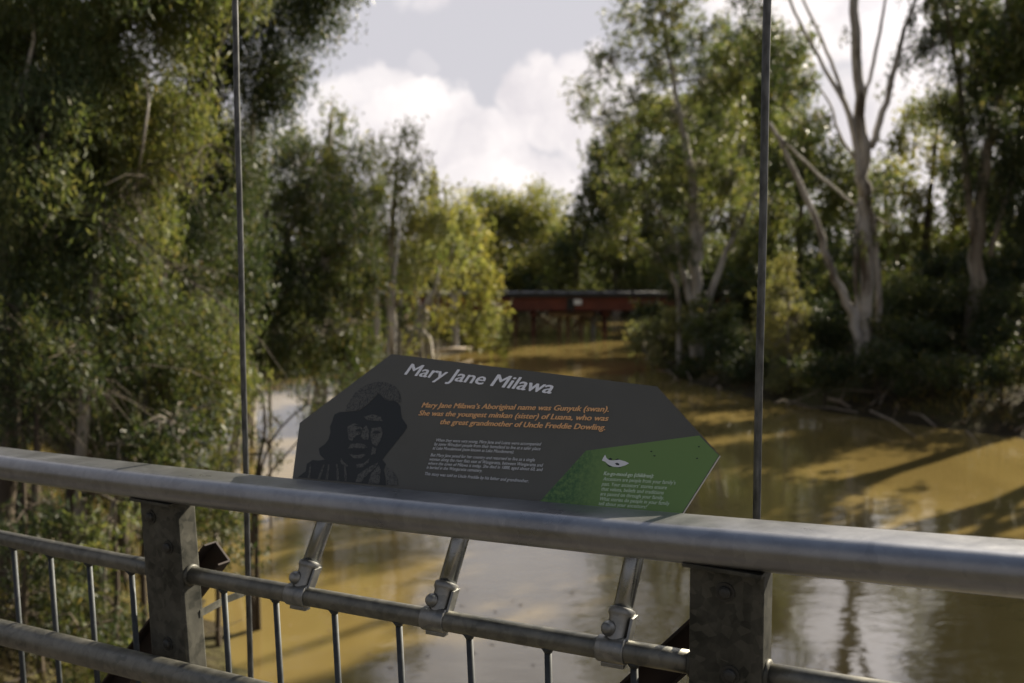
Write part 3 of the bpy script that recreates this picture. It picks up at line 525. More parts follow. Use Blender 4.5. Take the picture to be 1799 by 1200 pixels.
bs += [(1540, 625, 45, 26, 31.5, 'leaf_dark', 'dark low bush in front of the big trunk foot'), (1640, 645, 70, 26, 30.5, 'leaf_dark', 'dark matted bush on the bank right of the trunk foot'), (1760, 640, 60, 30, 29, 'leaf_dark', 'dark matted bush at the right frame edge'), (1450, 640, 55, 24, 32.5, 'leaf_dark', 'dark low bush left of the big trunk foot by the water'), (1590, 590, 60, 40, 34, 'leaf_dark', 'dark bush close behind the big trunk foot'), (1780, 490, 80, 60, 38, 'leaf_dark', 'big dark bush behind the right edge of the bank'), (1690, 480, 70, 55, 39.5, 'leaf_dark', 'big dark bush between the pale twin trunks'), (1600, 490, 70, 50, 41, 'leaf_dark', 'big dark bush right behind the big white trunk'), (1450, 520, 50, 50, 42, 'leaf_dark', 'big dark bush behind the leaning white limb'),
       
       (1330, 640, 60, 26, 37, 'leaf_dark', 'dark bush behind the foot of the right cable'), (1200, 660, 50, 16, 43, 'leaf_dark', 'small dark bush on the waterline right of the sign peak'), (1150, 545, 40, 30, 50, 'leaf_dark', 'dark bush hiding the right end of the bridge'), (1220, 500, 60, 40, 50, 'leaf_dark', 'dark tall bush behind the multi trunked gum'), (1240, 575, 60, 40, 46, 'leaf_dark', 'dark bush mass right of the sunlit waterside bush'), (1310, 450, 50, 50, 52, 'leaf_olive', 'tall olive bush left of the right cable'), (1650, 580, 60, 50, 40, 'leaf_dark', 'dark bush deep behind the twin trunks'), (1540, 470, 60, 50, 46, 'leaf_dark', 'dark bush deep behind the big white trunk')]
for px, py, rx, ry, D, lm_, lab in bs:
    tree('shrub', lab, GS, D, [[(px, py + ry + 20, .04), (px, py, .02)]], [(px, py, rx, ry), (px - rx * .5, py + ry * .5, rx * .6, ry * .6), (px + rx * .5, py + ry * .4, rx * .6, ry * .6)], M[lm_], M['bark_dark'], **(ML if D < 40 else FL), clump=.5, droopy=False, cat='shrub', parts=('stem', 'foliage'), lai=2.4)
# the right bank upstream of the view: trees whose shade falls over the river, the left bank and the footbridge; the slim unseen ones are added only to block sun
def bank_tree(x, y, h, spread, lab, leaf='leaf_olive', lai=2.6, low=.56):
    px = 900 + FPX * x / y; k = FPX / y; hz = 450; gz = float(height(x, y)); pyz = lambda z: hz - (z - 5) * k / 1.0
    r_ = spread * k; bl = []
    for j in range(11):
        a = rng.uniform(0, 6.28); q_ = rng.uniform(.2, .85); zz = gz + h * rng.uniform(low, .95); w_ = 1 - .5 * abs((zz - gz) / h - .7)
        bl.append((px + math.cos(a) * q_ * r_ * w_, pyz(zz), r_ * .45, r_ * .36, rng.uniform(.7, 1.1), math.sin(a) * q_ * spread * w_))
    tree('gum_tree', lab, GR, y, [[(px, pyz(gz), .3), (px + .05 * r_, pyz(gz + h * .4), .24), (px - .1 * r_, pyz(gz + h * .7), .14), (px, pyz(gz + h * .95), .05)], [(px, pyz(gz + h * .3), .14), (px + .5 * r_, pyz(gz + h * .65), .06)], [(px, pyz(gz + h * .35), .14), (px - .5 * r_, pyz(gz + h * .7), .06)]],
         bl, M[leaf], M['bark_white'], L=.34, Wd=.12, clump=.9, lai=lai)
for (x, y, h, sp, lab) in [(23, 31, 17, 4.2, 'gum outside the right edge nearest the corner trees'), (18.7, 32.3, 16, 3.3, 'unseen slim gum added outside the right edge to shade the water'), (19, 24.4, 20, 3.0, 'unseen tall slim gum added upstream to shade the left of the handrail'), (30, 23.5, 16, 4.5, 'gum on the right bank upstream of the bank bend'), (33, 34, 20, 5, 'second row gum upstream on the right bank'),
                           (36, 24, 19, 5, 'gum set back from the water upstream'), (30, 15, 17, 5, 'gum beside the footbridge end on the right bank'), (42, 44, 20, 5, 'gum high on the right bank behind the others'), (15, 58, 15, 4, 'gum between the bridge and the white trunks'), (31, 60, 18, 5, 'gum behind the right end of the red bridge'),
    (16, 88, 18, 5, 'gum on the far right bank well beyond the bridge'), (9, 84.5, 15, 4, 'gum standing where the river bends away beyond the bridge'), (22, 94, 20, 5, 'gum deep in the wood beyond the bridge'), (14, 75, 15, 4, 'gum beyond the right end of the bridge shading the water'), (12.5, 69, 13, 3.6, 'gum just past the red bridge on the right bank'), (19, 82, 16, 5, 'gum far behind the bridge on the right side'), (24, 19, 17, 5, 'gum leaning out from the right bank upstream of the view'), (19.5, 29, 16, 4, 'gum nearest the river just outside the right edge'), (38, 32, 21, 5, 'third row gum upstream on the right bank'), (48, 52, 22, 6, 'big gum far back on the right bank'), (45, 15, 20, 6, 'big gum back from the footbridge end')]:
    bank_tree(x, y, h + 2, sp, lab)
for (x, y, h, sp, lab) in [(21.5, 38.5, 10, 3.2, 'unseen low crowned gum added outside the right edge to shade the bushes'), (23.5, 43.5, 12, 3.5, 'unseen low crowned gum added behind the corner gum to shade the bushes')]:
    bank_tree(x, y, h, sp, lab, 'leaf_dark', 2.8, .2)  # unseen, added with low crowns to darken the bank bushes but not the water
# logs and sticks
for (a, b, r_, lab) in [((1335, 652), (1372, 678), .06, 'short pale stick lying on the dark right bank'), ((1455, 700), (1500, 720), .07, 'pale broken branch on the mud below the big trunk'), ((1530, 722), (1610, 768), .035, 'thin grey branch sloping from the bank into water'), ((700, 600), (735, 622), .14, 'bleached fallen log on the left river bend'), ((760, 618), (830, 612), .10, 'half sunk log at the point of the bend')]:
    A = water_at(*a, .35); B = water_at(*b, .08 if a[1] > 640 else .3)
    mb = MB(); md = (A + B) / 2 + [0, 0, .08]; mb.tube([A, md, B], [r_, r_ * .85, r_ * .5], 8); mb.tube([md, md + [.2, .1, .5]], [r_ * .4, r_ * .15], 5)
    tag(mb.build('fallen_log', M['log'], smooth=True), lab, 'log')
mb = MB()
for k in range(80):
    y = rng.uniform(26, 44); x = float(np.interp(y, RB[:, 0], RB[:, 1])) + rng.uniform(-.6, 7); z = float(height(x, y))
    a = rng.uniform(0, 6.28); l = rng.uniform(.4, 2.2); p = np.array([x, y, max(z, 0) + .04]); e_ = p + [math.cos(a) * l, math.sin(a) * l, 0]; e_[2] = max(float(height(e_[0], e_[1])), -.1) + rng.uniform(0, .5)
    mb.tube([p, (p + e_) / 2 + [rng.normal(0, .1), rng.normal(0, .1), .12], e_], [.03, .022, .008], 5, False)
o = mb.build('bank_snags', M['log'], kind='stuff', smooth=True); o['label'] = 'sticks, roots and snags strewn on the dark right bank'; o['category'] = 'snags'
# grass and litter on the banks
def scatter(n, xr, yr, cond):
    x = rng.uniform(*xr, n); y = rng.uniform(*yr, n); z = height(x, y); k = cond(x, y, z); return np.stack([x, y, z], 1)[k]
P = scatter(60000, (-16, -2), (8, 40), lambda x, y, z: (z > .25) & (vnoise(x * .6, y * .6) > -.15))
P[:, 2] += .10; o = np_mesh('bank_grass', leaf_quads(P, .3, .02, .45, -.9), 4, M['grass'], kind='stuff'); o['label'] = 'dry yellowish grass on the left bank below the trees'; o['category'] = 'grass'
P = scatter(42000, (6, 40), (22, 60), lambda x, y, z: (z > .2) & (vnoise(x * .5, y * .5) > .1))
P[:, 2] += .12; o = np_mesh('bank_grass', leaf_quads(P, .38, .035, .45, -.9), 4, M['grass'], kind='stuff'); o['label'] = 'sparse grass on the dark right bank'; o['category'] = 'grass'
P = scatter(45000, (-16, 30), (8, 55), lambda x, y, z: z > .05); P[:, 2] += .02
o = np_mesh('leaf_litter', leaf_quads(P, .14, .05, 1, 0), 4, M['litter'], kind='stuff'); o['label'] = 'brown fallen leaves littering both banks'; o['category'] = 'leaf litter'
x = rng.uniform(-4, 12, 900); y = rng.uniform(10, 34, 900); kp = (height(x, y) < -.1) & (vnoise(x * .5 + 3, y * .4) > .12); nf = int(kp.sum())
P = np.stack([x, y, np.full(900, .006)], 1)[kp]; th = rng.uniform(0, 6.28, nf); dv = np.stack([np.cos(th), np.sin(th), 0 * th], 1); sv_ = np.stack([-np.sin(th), np.cos(th), 0 * th], 1); ll = rng.uniform(.02, .06, nf)[:, None]
o = np_mesh('floating_leaves', np.stack([P - dv * ll, P + sv_ * ll * .3, P + dv * ll, P - sv_ * ll * .3], 1).reshape(-1, 3), 4, M['litter'], kind='stuff'); o['label'] = 'fallen leaves drifting on the brown river'; o['category'] = 'floating leaves'
mb = MB()
for k in range(260):
    x = rng.uniform(-12, -3.5); y = rng.uniform(8, 18); z = float(height(x, y))
    if z < .1: continue
    a = rng.uniform(0, 6.28); l = rng.uniform(.3, 1.1); p = np.array([x, y, z + .03]); q_ = p + [math.cos(a) * l, math.sin(a) * l, rng.uniform(0, .5)]; mb.tube([p, (p + q_) / 2 + [0, 0, .05], q_], [.012, .009, .004], 4, False)
o = mb.build('fallen_twigs', M['log'], kind='stuff'); o['label'] = 'fallen twigs strewn on the left bank'; o['category'] = 'twigs'

# ------------------------------------------------------------------ red railway bridge
BD = 62.0
br = empty('river_bridge', at(1000, 600, BD), 'low red girder bridge on timber piers crossing the river behind the sign', 'bridge')
M['red'] = mat('faded_red_girder', (.16, .028, .014), .65); n = noise(M['red'], 1.2, 6); r = ramp(M['red'], n.outputs[0], [(.3, (.09, .024, .015)), (.7, (.19, .048, .025))]); lk(M['red'], r.outputs[0], bsdf(M['red']).inputs['Base Color'])
M['timber'] = bark('weathered_timber', [(.3, (.10, .06, .035)), (.7, (.30, .19, .10))]); M['concrete'] = mat('pale_concrete_pier', (.22, .21, .18), .85); M['greydeck'] = mat('grey_bridge_deck', (.03, .03, .028), .8)
zt = at(900, 515, BD)[2]; xs = at(1000, 511, BD)[0]
AX = [(1, 0, 0), (0, 1, 0), (0, 0, 1)]
mb = MB().box((0, BD + 1.8, zt - .12), AX, (19, 2.0, .13)); mb.build('deck', M['greydeck'], br)
for yy in (BD, BD + 3.2):
    for k in range(4):
        x0 = -16 + k * 8.0; z1 = zt - .26; h_ = .80
        MB().box((x0 + 4, yy, z1 - h_ / 2), AX, (3.96, .02, h_ / 2)).box((x0 + 4, yy, z1 - .02), AX, (3.96, .16, .02)).box((x0 + 4, yy, z1 - h_), AX, (3.96, .16, .02)).build('girder', M['red'], br)
for k in range(38):
    MB().box((-18.5 + k, BD - .1, zt + .06), AX, (.10, .2, .02)).build('sleeper_end', M['greydeck'], br)
MB().box((0, BD - .25, zt + .16), AX, (19, .03, .03)).build('kerb_beam', M['greydeck'], br)
def pier_x(px): return at(px, 560, BD)[0]
for px, w_, mt_, nm in [(938, .10, 'red', 'steel_column'), (1066, .09, 'red', 'steel_column'), (822, .10, 'red', 'steel_column'), (985, .11, 'timber', 'timber_pile'), (1000, .12, 'timber', 'timber_pile'), (1024, .12, 'timber', 'timber_pile'), (1045, .14, 'concrete', 'concrete_pier'), (905, .10, 'timber', 'timber_pile'), (870, .12, 'timber', 'timber_pile'), (700, .12, 'red', 'steel_column')]:
    x = pier_x(px)
    for dx, dy in ((0, .9), (.1, 2.9)): MB().tube([(x + dx, BD + dy, -1.4), (x + dx, BD + dy, zt - 1.2)], w_ * 1.2, 10).build(nm, M[mt_], br, smooth=True)
MB().tube([(pier_x(1010), BD + .6, .6), (pier_x(1028), BD + .6, zt - 1.25)], .09, 8).build('timber_brace', M['timber'], br, smooth=True)
for px in (938, 1004, 1066): MB().box((pier_x(px), BD + 1.9, zt - 1.32), AX, (.22 if px != 1004 else 1.4, 1.8, .12)).build('headstock', M['timber'] if px == 1004 else M['red'], br)
MB().box((pier_x(1015), BD - .2, zt - .55), AX, (.24, .02, .16)).build('sign_plate', M['white_print'], br)
for px in (1003,): MB().box((pier_x(px), BD - .03, zt - .72), AX, (.25, .03, .5)).build('splice_plate', M['greydeck'], br)
for (xa, xb) in ((940, 985), (985, 940), (1000, 1045), (1064, 1024)):
    MB().tube([(pier_x(xa), BD + .8, .3), (pier_x(xb), BD + .8, zt - 1.3)], .06, 6).build('cross_brace', M['timber'], br, smooth=True)
# ------------------------------------------------------------------ the footbridge we stand on
u = np.array([.863, -.504, 0]); u /= np.linalg.norm(u); o_ = np.array([-u[1], u[0], 0]); C0 = 1.835; UP = np.array([0, 0, 1.0])
def F(px, py, s=0.0):
    r = ray(px, py); return EYE + r * ((C0 + s) / float(np.dot(r, o_)))
def fit(pxs, s, deg):                             # rail height along the fence from the picture, as a smooth curve
    P = np.array([F(a, b, s) for a, b in pxs]); t = P @ u; return np.polyfit(t, P[:, 2], deg)
def fp(t, s, z): return u * t + o_ * (C0 + s) + UP * z
top_c = fit([(0, 813), (250, 845), (500, 871), (820, 908), (1150, 942), (1475, 972), (1799, 996)], 0, 2)
mid_c = fit([(0, 946), (250, 988), (330, 1012), (550, 1049), (850, 1105), (1100, 1146), (1180, 1159), (1360, 1184)], 0, 2)
low_c = fit([(0, 1110), (325, 1190)], -.11, 1)
t_of = lambda px, py, s=0: float(F(px, py, s) @ u)
tL = t_of(0, 813); tR = t_of(1799, 996)
slope = np.polyfit([tL, tR], [np.polyval(top_c, tL), np.polyval(top_c, tR)], 1)
DECKZ = lambda t: np.polyval(slope, t) - 1.15

dk = MB().sweep([(-2.6, -.12), (.12, -.12), (.12, 0), (-2.6, 0)], [fp(t, 0, DECKZ(t)) for t in (-9, 0, 6)], o_, UP)
tag(dk.build('footbridge_deck', M['deck']), kind='structure')
rl = empty('bridge_railing', fp(0, 0, DECKZ(0)), 'galvanised footbridge railing with broad flat topped handrail in the foreground', 'railing')
# handrail: broad rounded section
W2, H2, R2 = .074, .0375, .033
prof = []
for cx, cy, a0 in [(W2 - R2, H2 - R2, 0), (-W2 + R2, H2 - R2, 90), (-W2 + R2, -H2 + R2, 180), (W2 - R2, -H2 + R2, 270)]:
    for k in range(8):
        a = math.radians(a0 + 90 * k / 7); prof.append((cx + R2 * math.cos(a), cy + R2 * math.sin(a)))
ts = np.linspace(tL - 2.6, tR + 1.6, 60)
def zc(c, t, lo, hi):                             # the fitted curve inside the picture, its tangent beyond
    d = np.polyder(c)
    if t < lo: return np.polyval(c, lo) + np.polyval(d, lo) * (t - lo)
    if t > hi: return np.polyval(c, hi) + np.polyval(d, hi) * (t - hi)
    return np.polyval(c, t)
hr = MB().sweep(prof, [fp(t, 0, zc(top_c, t, tL, tR)) for t in ts], o_, UP).build('handrail', M['rail'], rl); smooth_by_angle(hr, 50)
# posts
tm0, tm1 = t_of(0, 946), t_of(1360, 1184)
midz = lambda t: zc(mid_c, t, tm0, tm1)
PW, PT = .146, .066
posts = []
for (xa, ya, xb, yb, face) in [(245, 878, 266, 1147, 'l'), (1211, 1000, 1209, 1195, 'l')]:
    A = F(xa, ya, -PT / 2); B = F(xb, yb, -PT / 2); ta, tb = A @ u, B @ u; k = (ta - tb) / (A[2] - B[2])
    t0 = ta + PW / 2; posts.append((t0, A[2], k))
d_post = posts[1][0] - posts[0][0]
posts = [(posts[0][0] - d_post, posts[0][1] - .07, posts[0][2])] + posts + [(posts[1][0] + d_post, posts[1][1] + .05, 0)]
for i, (t0, z0, k) in enumerate(posts):
    zt_ = zc(top_c, t0, tL, tR) - H2 + .004; zb = DECKZ(t0) - .25; mb = MB()
    ax_up = np.array(u * k + UP); nrm_ = np.linalg.norm(ax_up)
    c = fp(t0 + k * ((zt_ + zb) / 2 - z0), 0, (zt_ + zb) / 2)
    mb.box(c, [u, o_, ax_up], (PW / 2, PT / 2, (zt_ - zb) / 2))
    po = mb.build('post', M['post'], rl, bevel=.006)
    for dz, dx in ((-.055, -.03 if i == 1 else .0), (-.215, .012 if i != 1 else .03), (-.40, 0)):
        if i == 1 and dz == -.215: dz = -.13
        p = fp(t0 + k * (zt_ + dz - z0) + dx, -PT / 2, zt_ + dz)
        MB().lathe(p, -o_, [(-.002, .019), (.003, .019), (.003, .013), (.008, .0125), (.012, .009), (.0135, .004)], 16).build('bolt', M['bolt'], po, smooth=False)
    # cap plate under the handrail
    MB().box(fp(t0 + k * (zt_ - z0), 0, zt_ - .006), [u, o_, UP], (PW / 2 + .004, .062, .004)).build('cap_plate', M['post'], rl, bevel=.001)
# middle rail pieces between posts
for a, b in zip(posts[:-1], posts[1:]):
    t0 = a[0] + PW / 2 - .01 + a[2] * (midz(a[0]) - a[1]); t1 = b[0] - PW / 2 + .01 + b[2] * (midz(b[0]) - b[1])
    MB().tube([fp(t, 0, midz(t)) for t in np.linspace(t0, t1, 16)], .0235, 24).build('middle_rail', M['tube'], rl, smooth=True)
    for te, sg in ((t0 + .012, 1), (t1 - .012, -1)):
        MB().lathe(fp(te - .004 * sg, 0, midz(te)), u * sg, [(0, .030), (.006, .030), (.010, .0245)], 24).build('rail_collar', M['post'], rl, smooth=True)
# inner bumper rail and bottom rail
lowz = lambda t: np.polyval(low_c, t)
MB().tube([fp(t, -.11, lowz(t)) for t in np.linspace(tL - 2.5, tR + 1.5, 24)], .036, 28).build('bumper_rail', M['tube'], rl, smooth=True)
MB().tube([fp(t, 0, DECKZ(t) + .12) for t in np.linspace(tL - 2.5, tR + 1.5, 24)], .02, 12).build('bottom_rail', M['tube'], rl, smooth=True)
# balusters
bal = [((24.5, 965), (47, 1198)), ((89, 975), (110, 1198)), ((157, 985), (172, 1195)), ((231, 995), (242, 1140)), ((394, 1045), (403, 1188)), ((485, 1055), (495, 1198)), ((588, 1078), (597, 1200)), ((701, 1098), (708, 1200)), ((825, 1122), (829, 1200)), ((963, 1148), (964, 1200)), ((1114, 1172), (1115, 1200))]
def baluster(t_top, k):
    zt_ = midz(t_top) - .018; zb = DECKZ(t_top) + .12
    p1 = fp(t_top, 0, zt_); p0 = fp(t_top + k * (zb - zt_), 0, zb); d = p1 - p0; l = np.linalg.norm(d)
    MB().tube([p0 + d * s_ for s_ in (0, .5, 1)], .008, 12).lathe(p1 - d / l * .014, d / l, [(0, .0082), (.006, .0115), (.014, .017)], 14).build('baluster', M['rod'], rl, smooth=True)
lastk = 0
for (xa, ya), (xb, yb) in bal:
    A, B = F(xa, ya), F(xb, yb); k = (A @ u - B @ u) / (A[2] - B[2]); k = max(-.05, min(.05, k)); baluster(A @ u, k); lastk = A @ u
tb = [F(*b[0]) @ u for b in bal]; st = float(np.mean(np.diff(tb[4:])))
for k in range(1, 7): baluster(tb[0] - st * k - (.12 if tb[0] - st * k < posts[0][0] else 0), .02)
for k in range(1, 7): baluster(posts[2][0] + PW / 2 + .06 + st * (k - 1), 0)

# hanger cables
for (px, dia, lab) in [(427, .018, 'left thin vertical steel hanger cable rising past the gum trees'), (1336, .018, 'right thin vertical steel hanger cable rising from behind the big post')]:
    p = F(px, 600, .33); mb = MB(); z0 = DECKZ(p @ u) - .1; zz = np.linspace(z0, 13, 120)
    mb.tube([(p[0] + .0006 * math.sin(z * 9), p[1], z) for z in zz], dia / 2, 12)
    ro = empty('hanger_cable', (p[0], p[1], z0), lab, 'cable', 'steel hanger cables of the footbridge'); mb.build('rod', M['cable'], ro, smooth=True)
    MB().lathe((p[0], p[1], z0 - .02), (0, 0, 1), [(0, .02), (.06, .02), (.07, .013), (.12, .013)], 12).build('end_nut', M['bolt'], ro)
# outriggers behind each post
braces = [((392, 968), (205, 1215), .17, 'rust brown steel brace with folded edge behind the left post'), ((1290, 1062), (1110, 1225), .14, 'rust brown steel brace low behind the right post')]
for (a, b, s, lab) in braces:
    A = F(*a, s); B = F(*b, s - .02); d = B - A; l = np.linalg.norm(d); d /= l; B = A + d * (l + .25); nrm_ = np.cross(d, o_); nrm_ /= np.linalg.norm(nrm_)
    ro = empty('outrigger_brace', B, lab, 'brace', 'brown steel outrigger braces')
    wd = .036
    MB().box((A + B) / 2, [d, nrm_, o_], (np.linalg.norm(B - A) / 2, wd, .004)).build('web_plate', M['rust'], ro, bevel=.001)
    MB().box((A + B) / 2 + nrm_ * wd - o_ * .022, [d, nrm_, o_], (np.linalg.norm(B - A) / 2, .003, .022)).build('flange', M['rust'], ro, bevel=.001)
    MB().box((A + B) / 2 - nrm_ * wd - o_ * .022, [d, nrm_, o_], (np.linalg.norm(B - A) / 2, .003, .022)).build('flange', M['rust'], ro, bevel=.001)
# galvanised strap from the post to the cable
S0 = F(352, 1078, .02); S1 = F(428, 1042, .30); S2 = F(446, 1030, .34)
mb = MB(); ps = [S0, (S0 + S1) / 2 + UP * .005, S1, S2]
mb.sweep([(-.002, -.010), (.002, -.010), (.002, .010), (-.002, .010)], ps, u, UP)
tag(mb.build('cable_strap', M['post']), 'short galvanised strap tying the left cable to the left post', 'strap')

# ------------------------------------------------------------------ interpretive sign
TAU = math.radians(30)
# panel axes: su along the fence (as its rails run), sv up the face, sn out of the face
us = (fp(1, 0, np.polyval(slope, 1)) - fp(0, 0, np.polyval(slope, 0))); us = us / np.linalg.norm(us)
sv = o_ * math.sin(TAU) + UP * math.cos(TAU); sv = sv - us * np.dot(sv, us); sv /= np.linalg.norm(sv)
sn = np.cross(us, sv)                            # towards the viewer
if np.dot(sn, -EYE * 0 - o_) < 0: sn = -sn
leg_t = [t_of(527, 1043), t_of(768, 1090), t_of(1079, 1143)]
P0 = fp(leg_t[1], 0, midz(leg_t[1])) + sn * .036
def onp(px, py):
    r = ray(px, py); k = np.dot(P0 - EYE, sn) / np.dot(r, sn); return EYE + r * k
ORI = onp(900, 760)
def pl(px, py): d = onp(px, py) - ORI; return np.array([np.dot(d, us), np.dot(d, sv)])
TH = .006
Mx = Matrix(((us[0], sv[0], sn[0], ORI[0]), (us[1], sv[1], sn[1], ORI[1]), (us[2], sv[2], sn[2], ORI[2]), (0, 0, 0, 1)))
sg = empty('information_sign', fp(leg_t[1], 0, midz(leg_t[1])), 'charcoal and green interpretive sign headed Mary Jane Milawa standing behind the handrail', 'sign')
corners = [(688, 622), (1155, 679), (1265, 800), (1196, 908), (512, 858), (527, 743)]
def poly_obj(name, pts2, z, m, parent, thick=0, px=True):
    L2 = [pl(*p) if px else p for p in pts2]
    a = sum(L2[i][0] * L2[(i + 1) % len(L2)][1] - L2[(i + 1) % len(L2)][0] * L2[i][1] for i in range(len(L2)))
    if a < 0: L2 = L2[::-1]
    nn = len(L2); vs = [(p[0], p[1], z) for p in L2]; fs = [tuple(range(nn))]
    if thick:
        vs += [(p[0], p[1], z - thick) for p in L2]; fs += [tuple(range(2 * nn - 1, nn - 1, -1))] + [(i, i + nn, (i + 1) % nn + nn, (i + 1) % nn) for i in range(nn)]
    me = bpy.data.meshes.new(name); me.from_pydata(vs, [], fs); me.materials.append(m); me.update()
    o = bpy.data.objects.new(name, me); C.objects.link(o); o.parent = parent
    o.matrix_basis = world_of(parent).inverted() @ Mx; return o
panel = poly_obj('panel', corners, 0, M['panel'], sg, TH)
panel.data.materials.append(M['edge'])
for p in panel.data.polygons[2:]: p.material_index = 1
panel.data.update()
gp = [(1030, 792), (1229.5, 765), (1264, 800.5), (1195.6, 907.2), (934, 888.5 + 0)]
# the left edge of the green runs down past the handrail
gp = [(1030, 792), (1229, 762.0 + 3.3), (1263.5, 800.3), (1195.2, 907.0), (942, 889)]
green = poly_obj('green_field', gp, .0006, M['green'], panel)
GREEN_NODE.inputs[1].default_value = pl(1062, 850)[0]; GREEN_NODE.inputs[2].default_value = pl(1005, 850)[0]; GREEN_NODE.inputs[3].default_value = 0; GREEN_NODE.inputs[4].default_value = 1
def text(body, p0, p1, cap, m, bold=0.0, shear=.18, z=.0011, name='text_line'):
    """cap = capital height in metres on the panel"""
    cu = bpy.data.curves.new(name, 'FONT'); cu.body = body; cu.size = 1; cu.shear = 0; cu.offset = 0; cu.resolution_u = 3 if cap > .008 else 2
    tmp = bpy.data.objects.new('tmp', cu); C.objects.link(tmp)
    dg = bpy.context.evaluated_depsgraph_get(); me = bpy.data.meshes.new_from_object(tmp.evaluated_get(dg)); bpy.data.objects.remove(tmp)
    A, B = pl(*p0), pl(*p1); d = B - A; Ln = np.linalg.norm(d); d /= Ln; e = np.array([-d[1], d[0]])
    co = np.array([v.co[:] for v in me.vertices]); wdt = co[:, 0].max() - co[:, 0].min(); x0 = co[:, 0].min()
    sy = cap / .73; sx_ = (Ln - shear * cap * .3) / wdt
    x = (co[:, 0] - x0) * sx_; y = co[:, 1] * sy; x = x + y * shear
    Q = A + np.outer(x, d) + np.outer(y, e); polys = [tuple(p.vertices) for p in me.polygons]; VV = []; FF = []
    sh = [(0, 0)] if bold < .012 else [(-1, 0), (-.35, .3), (.35, -.3), (1, 0)]
    for q_, (a_, b_) in enumerate(sh):           # heavier weight: the same outline printed again a hair to the side
        off = (d * a_ + e * b_) * bold * cap; b0 = len(VV); VV += [(p[0] + off[0], p[1] + off[1], z + q_ * .00004) for p in Q]; FF += [tuple(i + b0 for i in f) for f in polys]
    me = bpy.data.meshes.new(name); me.from_pydata(VV, [], FF); me.update()
    me.materials.clear(); me.materials.append(m)
    o = bpy.data.objects.new(name, me); C.objects.link(o); o.parent = panel; o.matrix_basis = Matrix.Identity(4); return o
def z2(x, y): return (680 + x / 4.2833, 620 + y / 4.2833)
def z3(x, y): return (900 + x / 4.4975, 740 + y / 4.4975)
def z1(x, y): return (500 + x / 4, 600 + y / 4)
mpp = np.linalg.norm(pl(900, 761) - pl(900, 760)); 
text('Mary Jane Milawa', z2(135, 163), z2(1243, 309), 23.0 * mpp, M['white_print'], .045, .36, name='heading_lettering')
for b_, p0, p1 in [('Mary Jane Milawa’s Aboriginal name was Gunyuk (swan).', (264, 411), (1672, 444)), ('She was the youngest minkan (sister) of Luana, who was', (240, 471), (1664, 513)), ('the great grandmother of Uncle Freddie Dowling.', (398, 537), (1645, 582))]:
    text(b_, z2(*p0), z2(*p1), 9.6 * mpp, M['orange_print'], .06, .24)
for b_, p0, p1 in [('When they were very young, Mary Jane and Luana were accompanied', (368, 667), (1158, 699)), ('by some Wiradjuri people from their homeland to live at a safer place', (357, 697), (1156, 734)), ('at Lake Moodemoot (now known as Lake Moodemere).', (345, 727), (957, 758)),
                   ('But Mary Jane pined for her country and returned to live as a single', (330, 779), (1115, 818)), ('woman along the river flats east of Wangaratta, between Wangaratta and', (320, 810), (1172, 858)), ('where the town of Milawa is today. She died in 1888, aged about 60, and', (310, 841), (1170, 891)), ('is buried in the Wangaratta cemetery.', (300, 872), (718, 898)), ('This story was told to Uncle Freddie by his father and grandmother.', (283, 920), (1068, 977))]:
    text(b_, z2(*p0), z2(*p1), 5.6 * mpp, M['small_print'], .02, .18)
text('Ko-go-mool-go (children):', z3(725, 427), z3(1118, 449), 6.2 * mpp, M['green_text'], .06, .18)
for b_, p0, p1 in [('Ancestors are people from your family’s', (720, 469), (1292, 501)), ('past. Your ancestors’ stories ensure', (711, 509), (1222, 540)), ('that values, beliefs and traditions', (704, 548), (1198, 580)), ('are passed on through your family.', (697, 587), (1200, 621)), ('What stories do people in your family', (690, 626), (1243, 665)), ('tell about your ancestors?', (683, 664), (1065, 692))]:
    text(b_, z3(*p0), z3(*p1), 6.0 * mpp, M['green_text'], .02, .15)
fish = [(738, 265), (748, 292), (768, 308), (800, 311), (850, 306), (895, 318), (926, 334), (898, 350), (850, 364), (800, 361), (765, 346), (738, 322), (712, 312), (722, 290)]
poly_obj('fish_print', [z3(*p) for p in fish], .0011, M['fish_white'], panel)
for f_ in [[(762, 304), (775, 291), (792, 296), (790, 309)], [(815, 306), (838, 296), (850, 303), (832, 308)], [(745, 340), (760, 345), (790, 362), (770, 362)], [(815, 335), (832, 330), (850, 338), (848, 350), (826, 347)], [(838, 366), (862, 362), (856, 371)]]:
    poly_obj('fish_fin_print', [z3(*p) for p in f_], .0014, M['ink'], panel)
for q_ in [(1100, 240), (1125, 275), (1475, 203), (1462, 295)]: poly_obj('scratch_mark', [z3(q_[0] - 8, q_[1] - 2), z3(q_[0] + 8, q_[1] - 5), z3(q_[0] + 10, q_[1] + 3), z3(q_[0] - 2, q_[1] + 5)], .0011, M['ink'], panel)
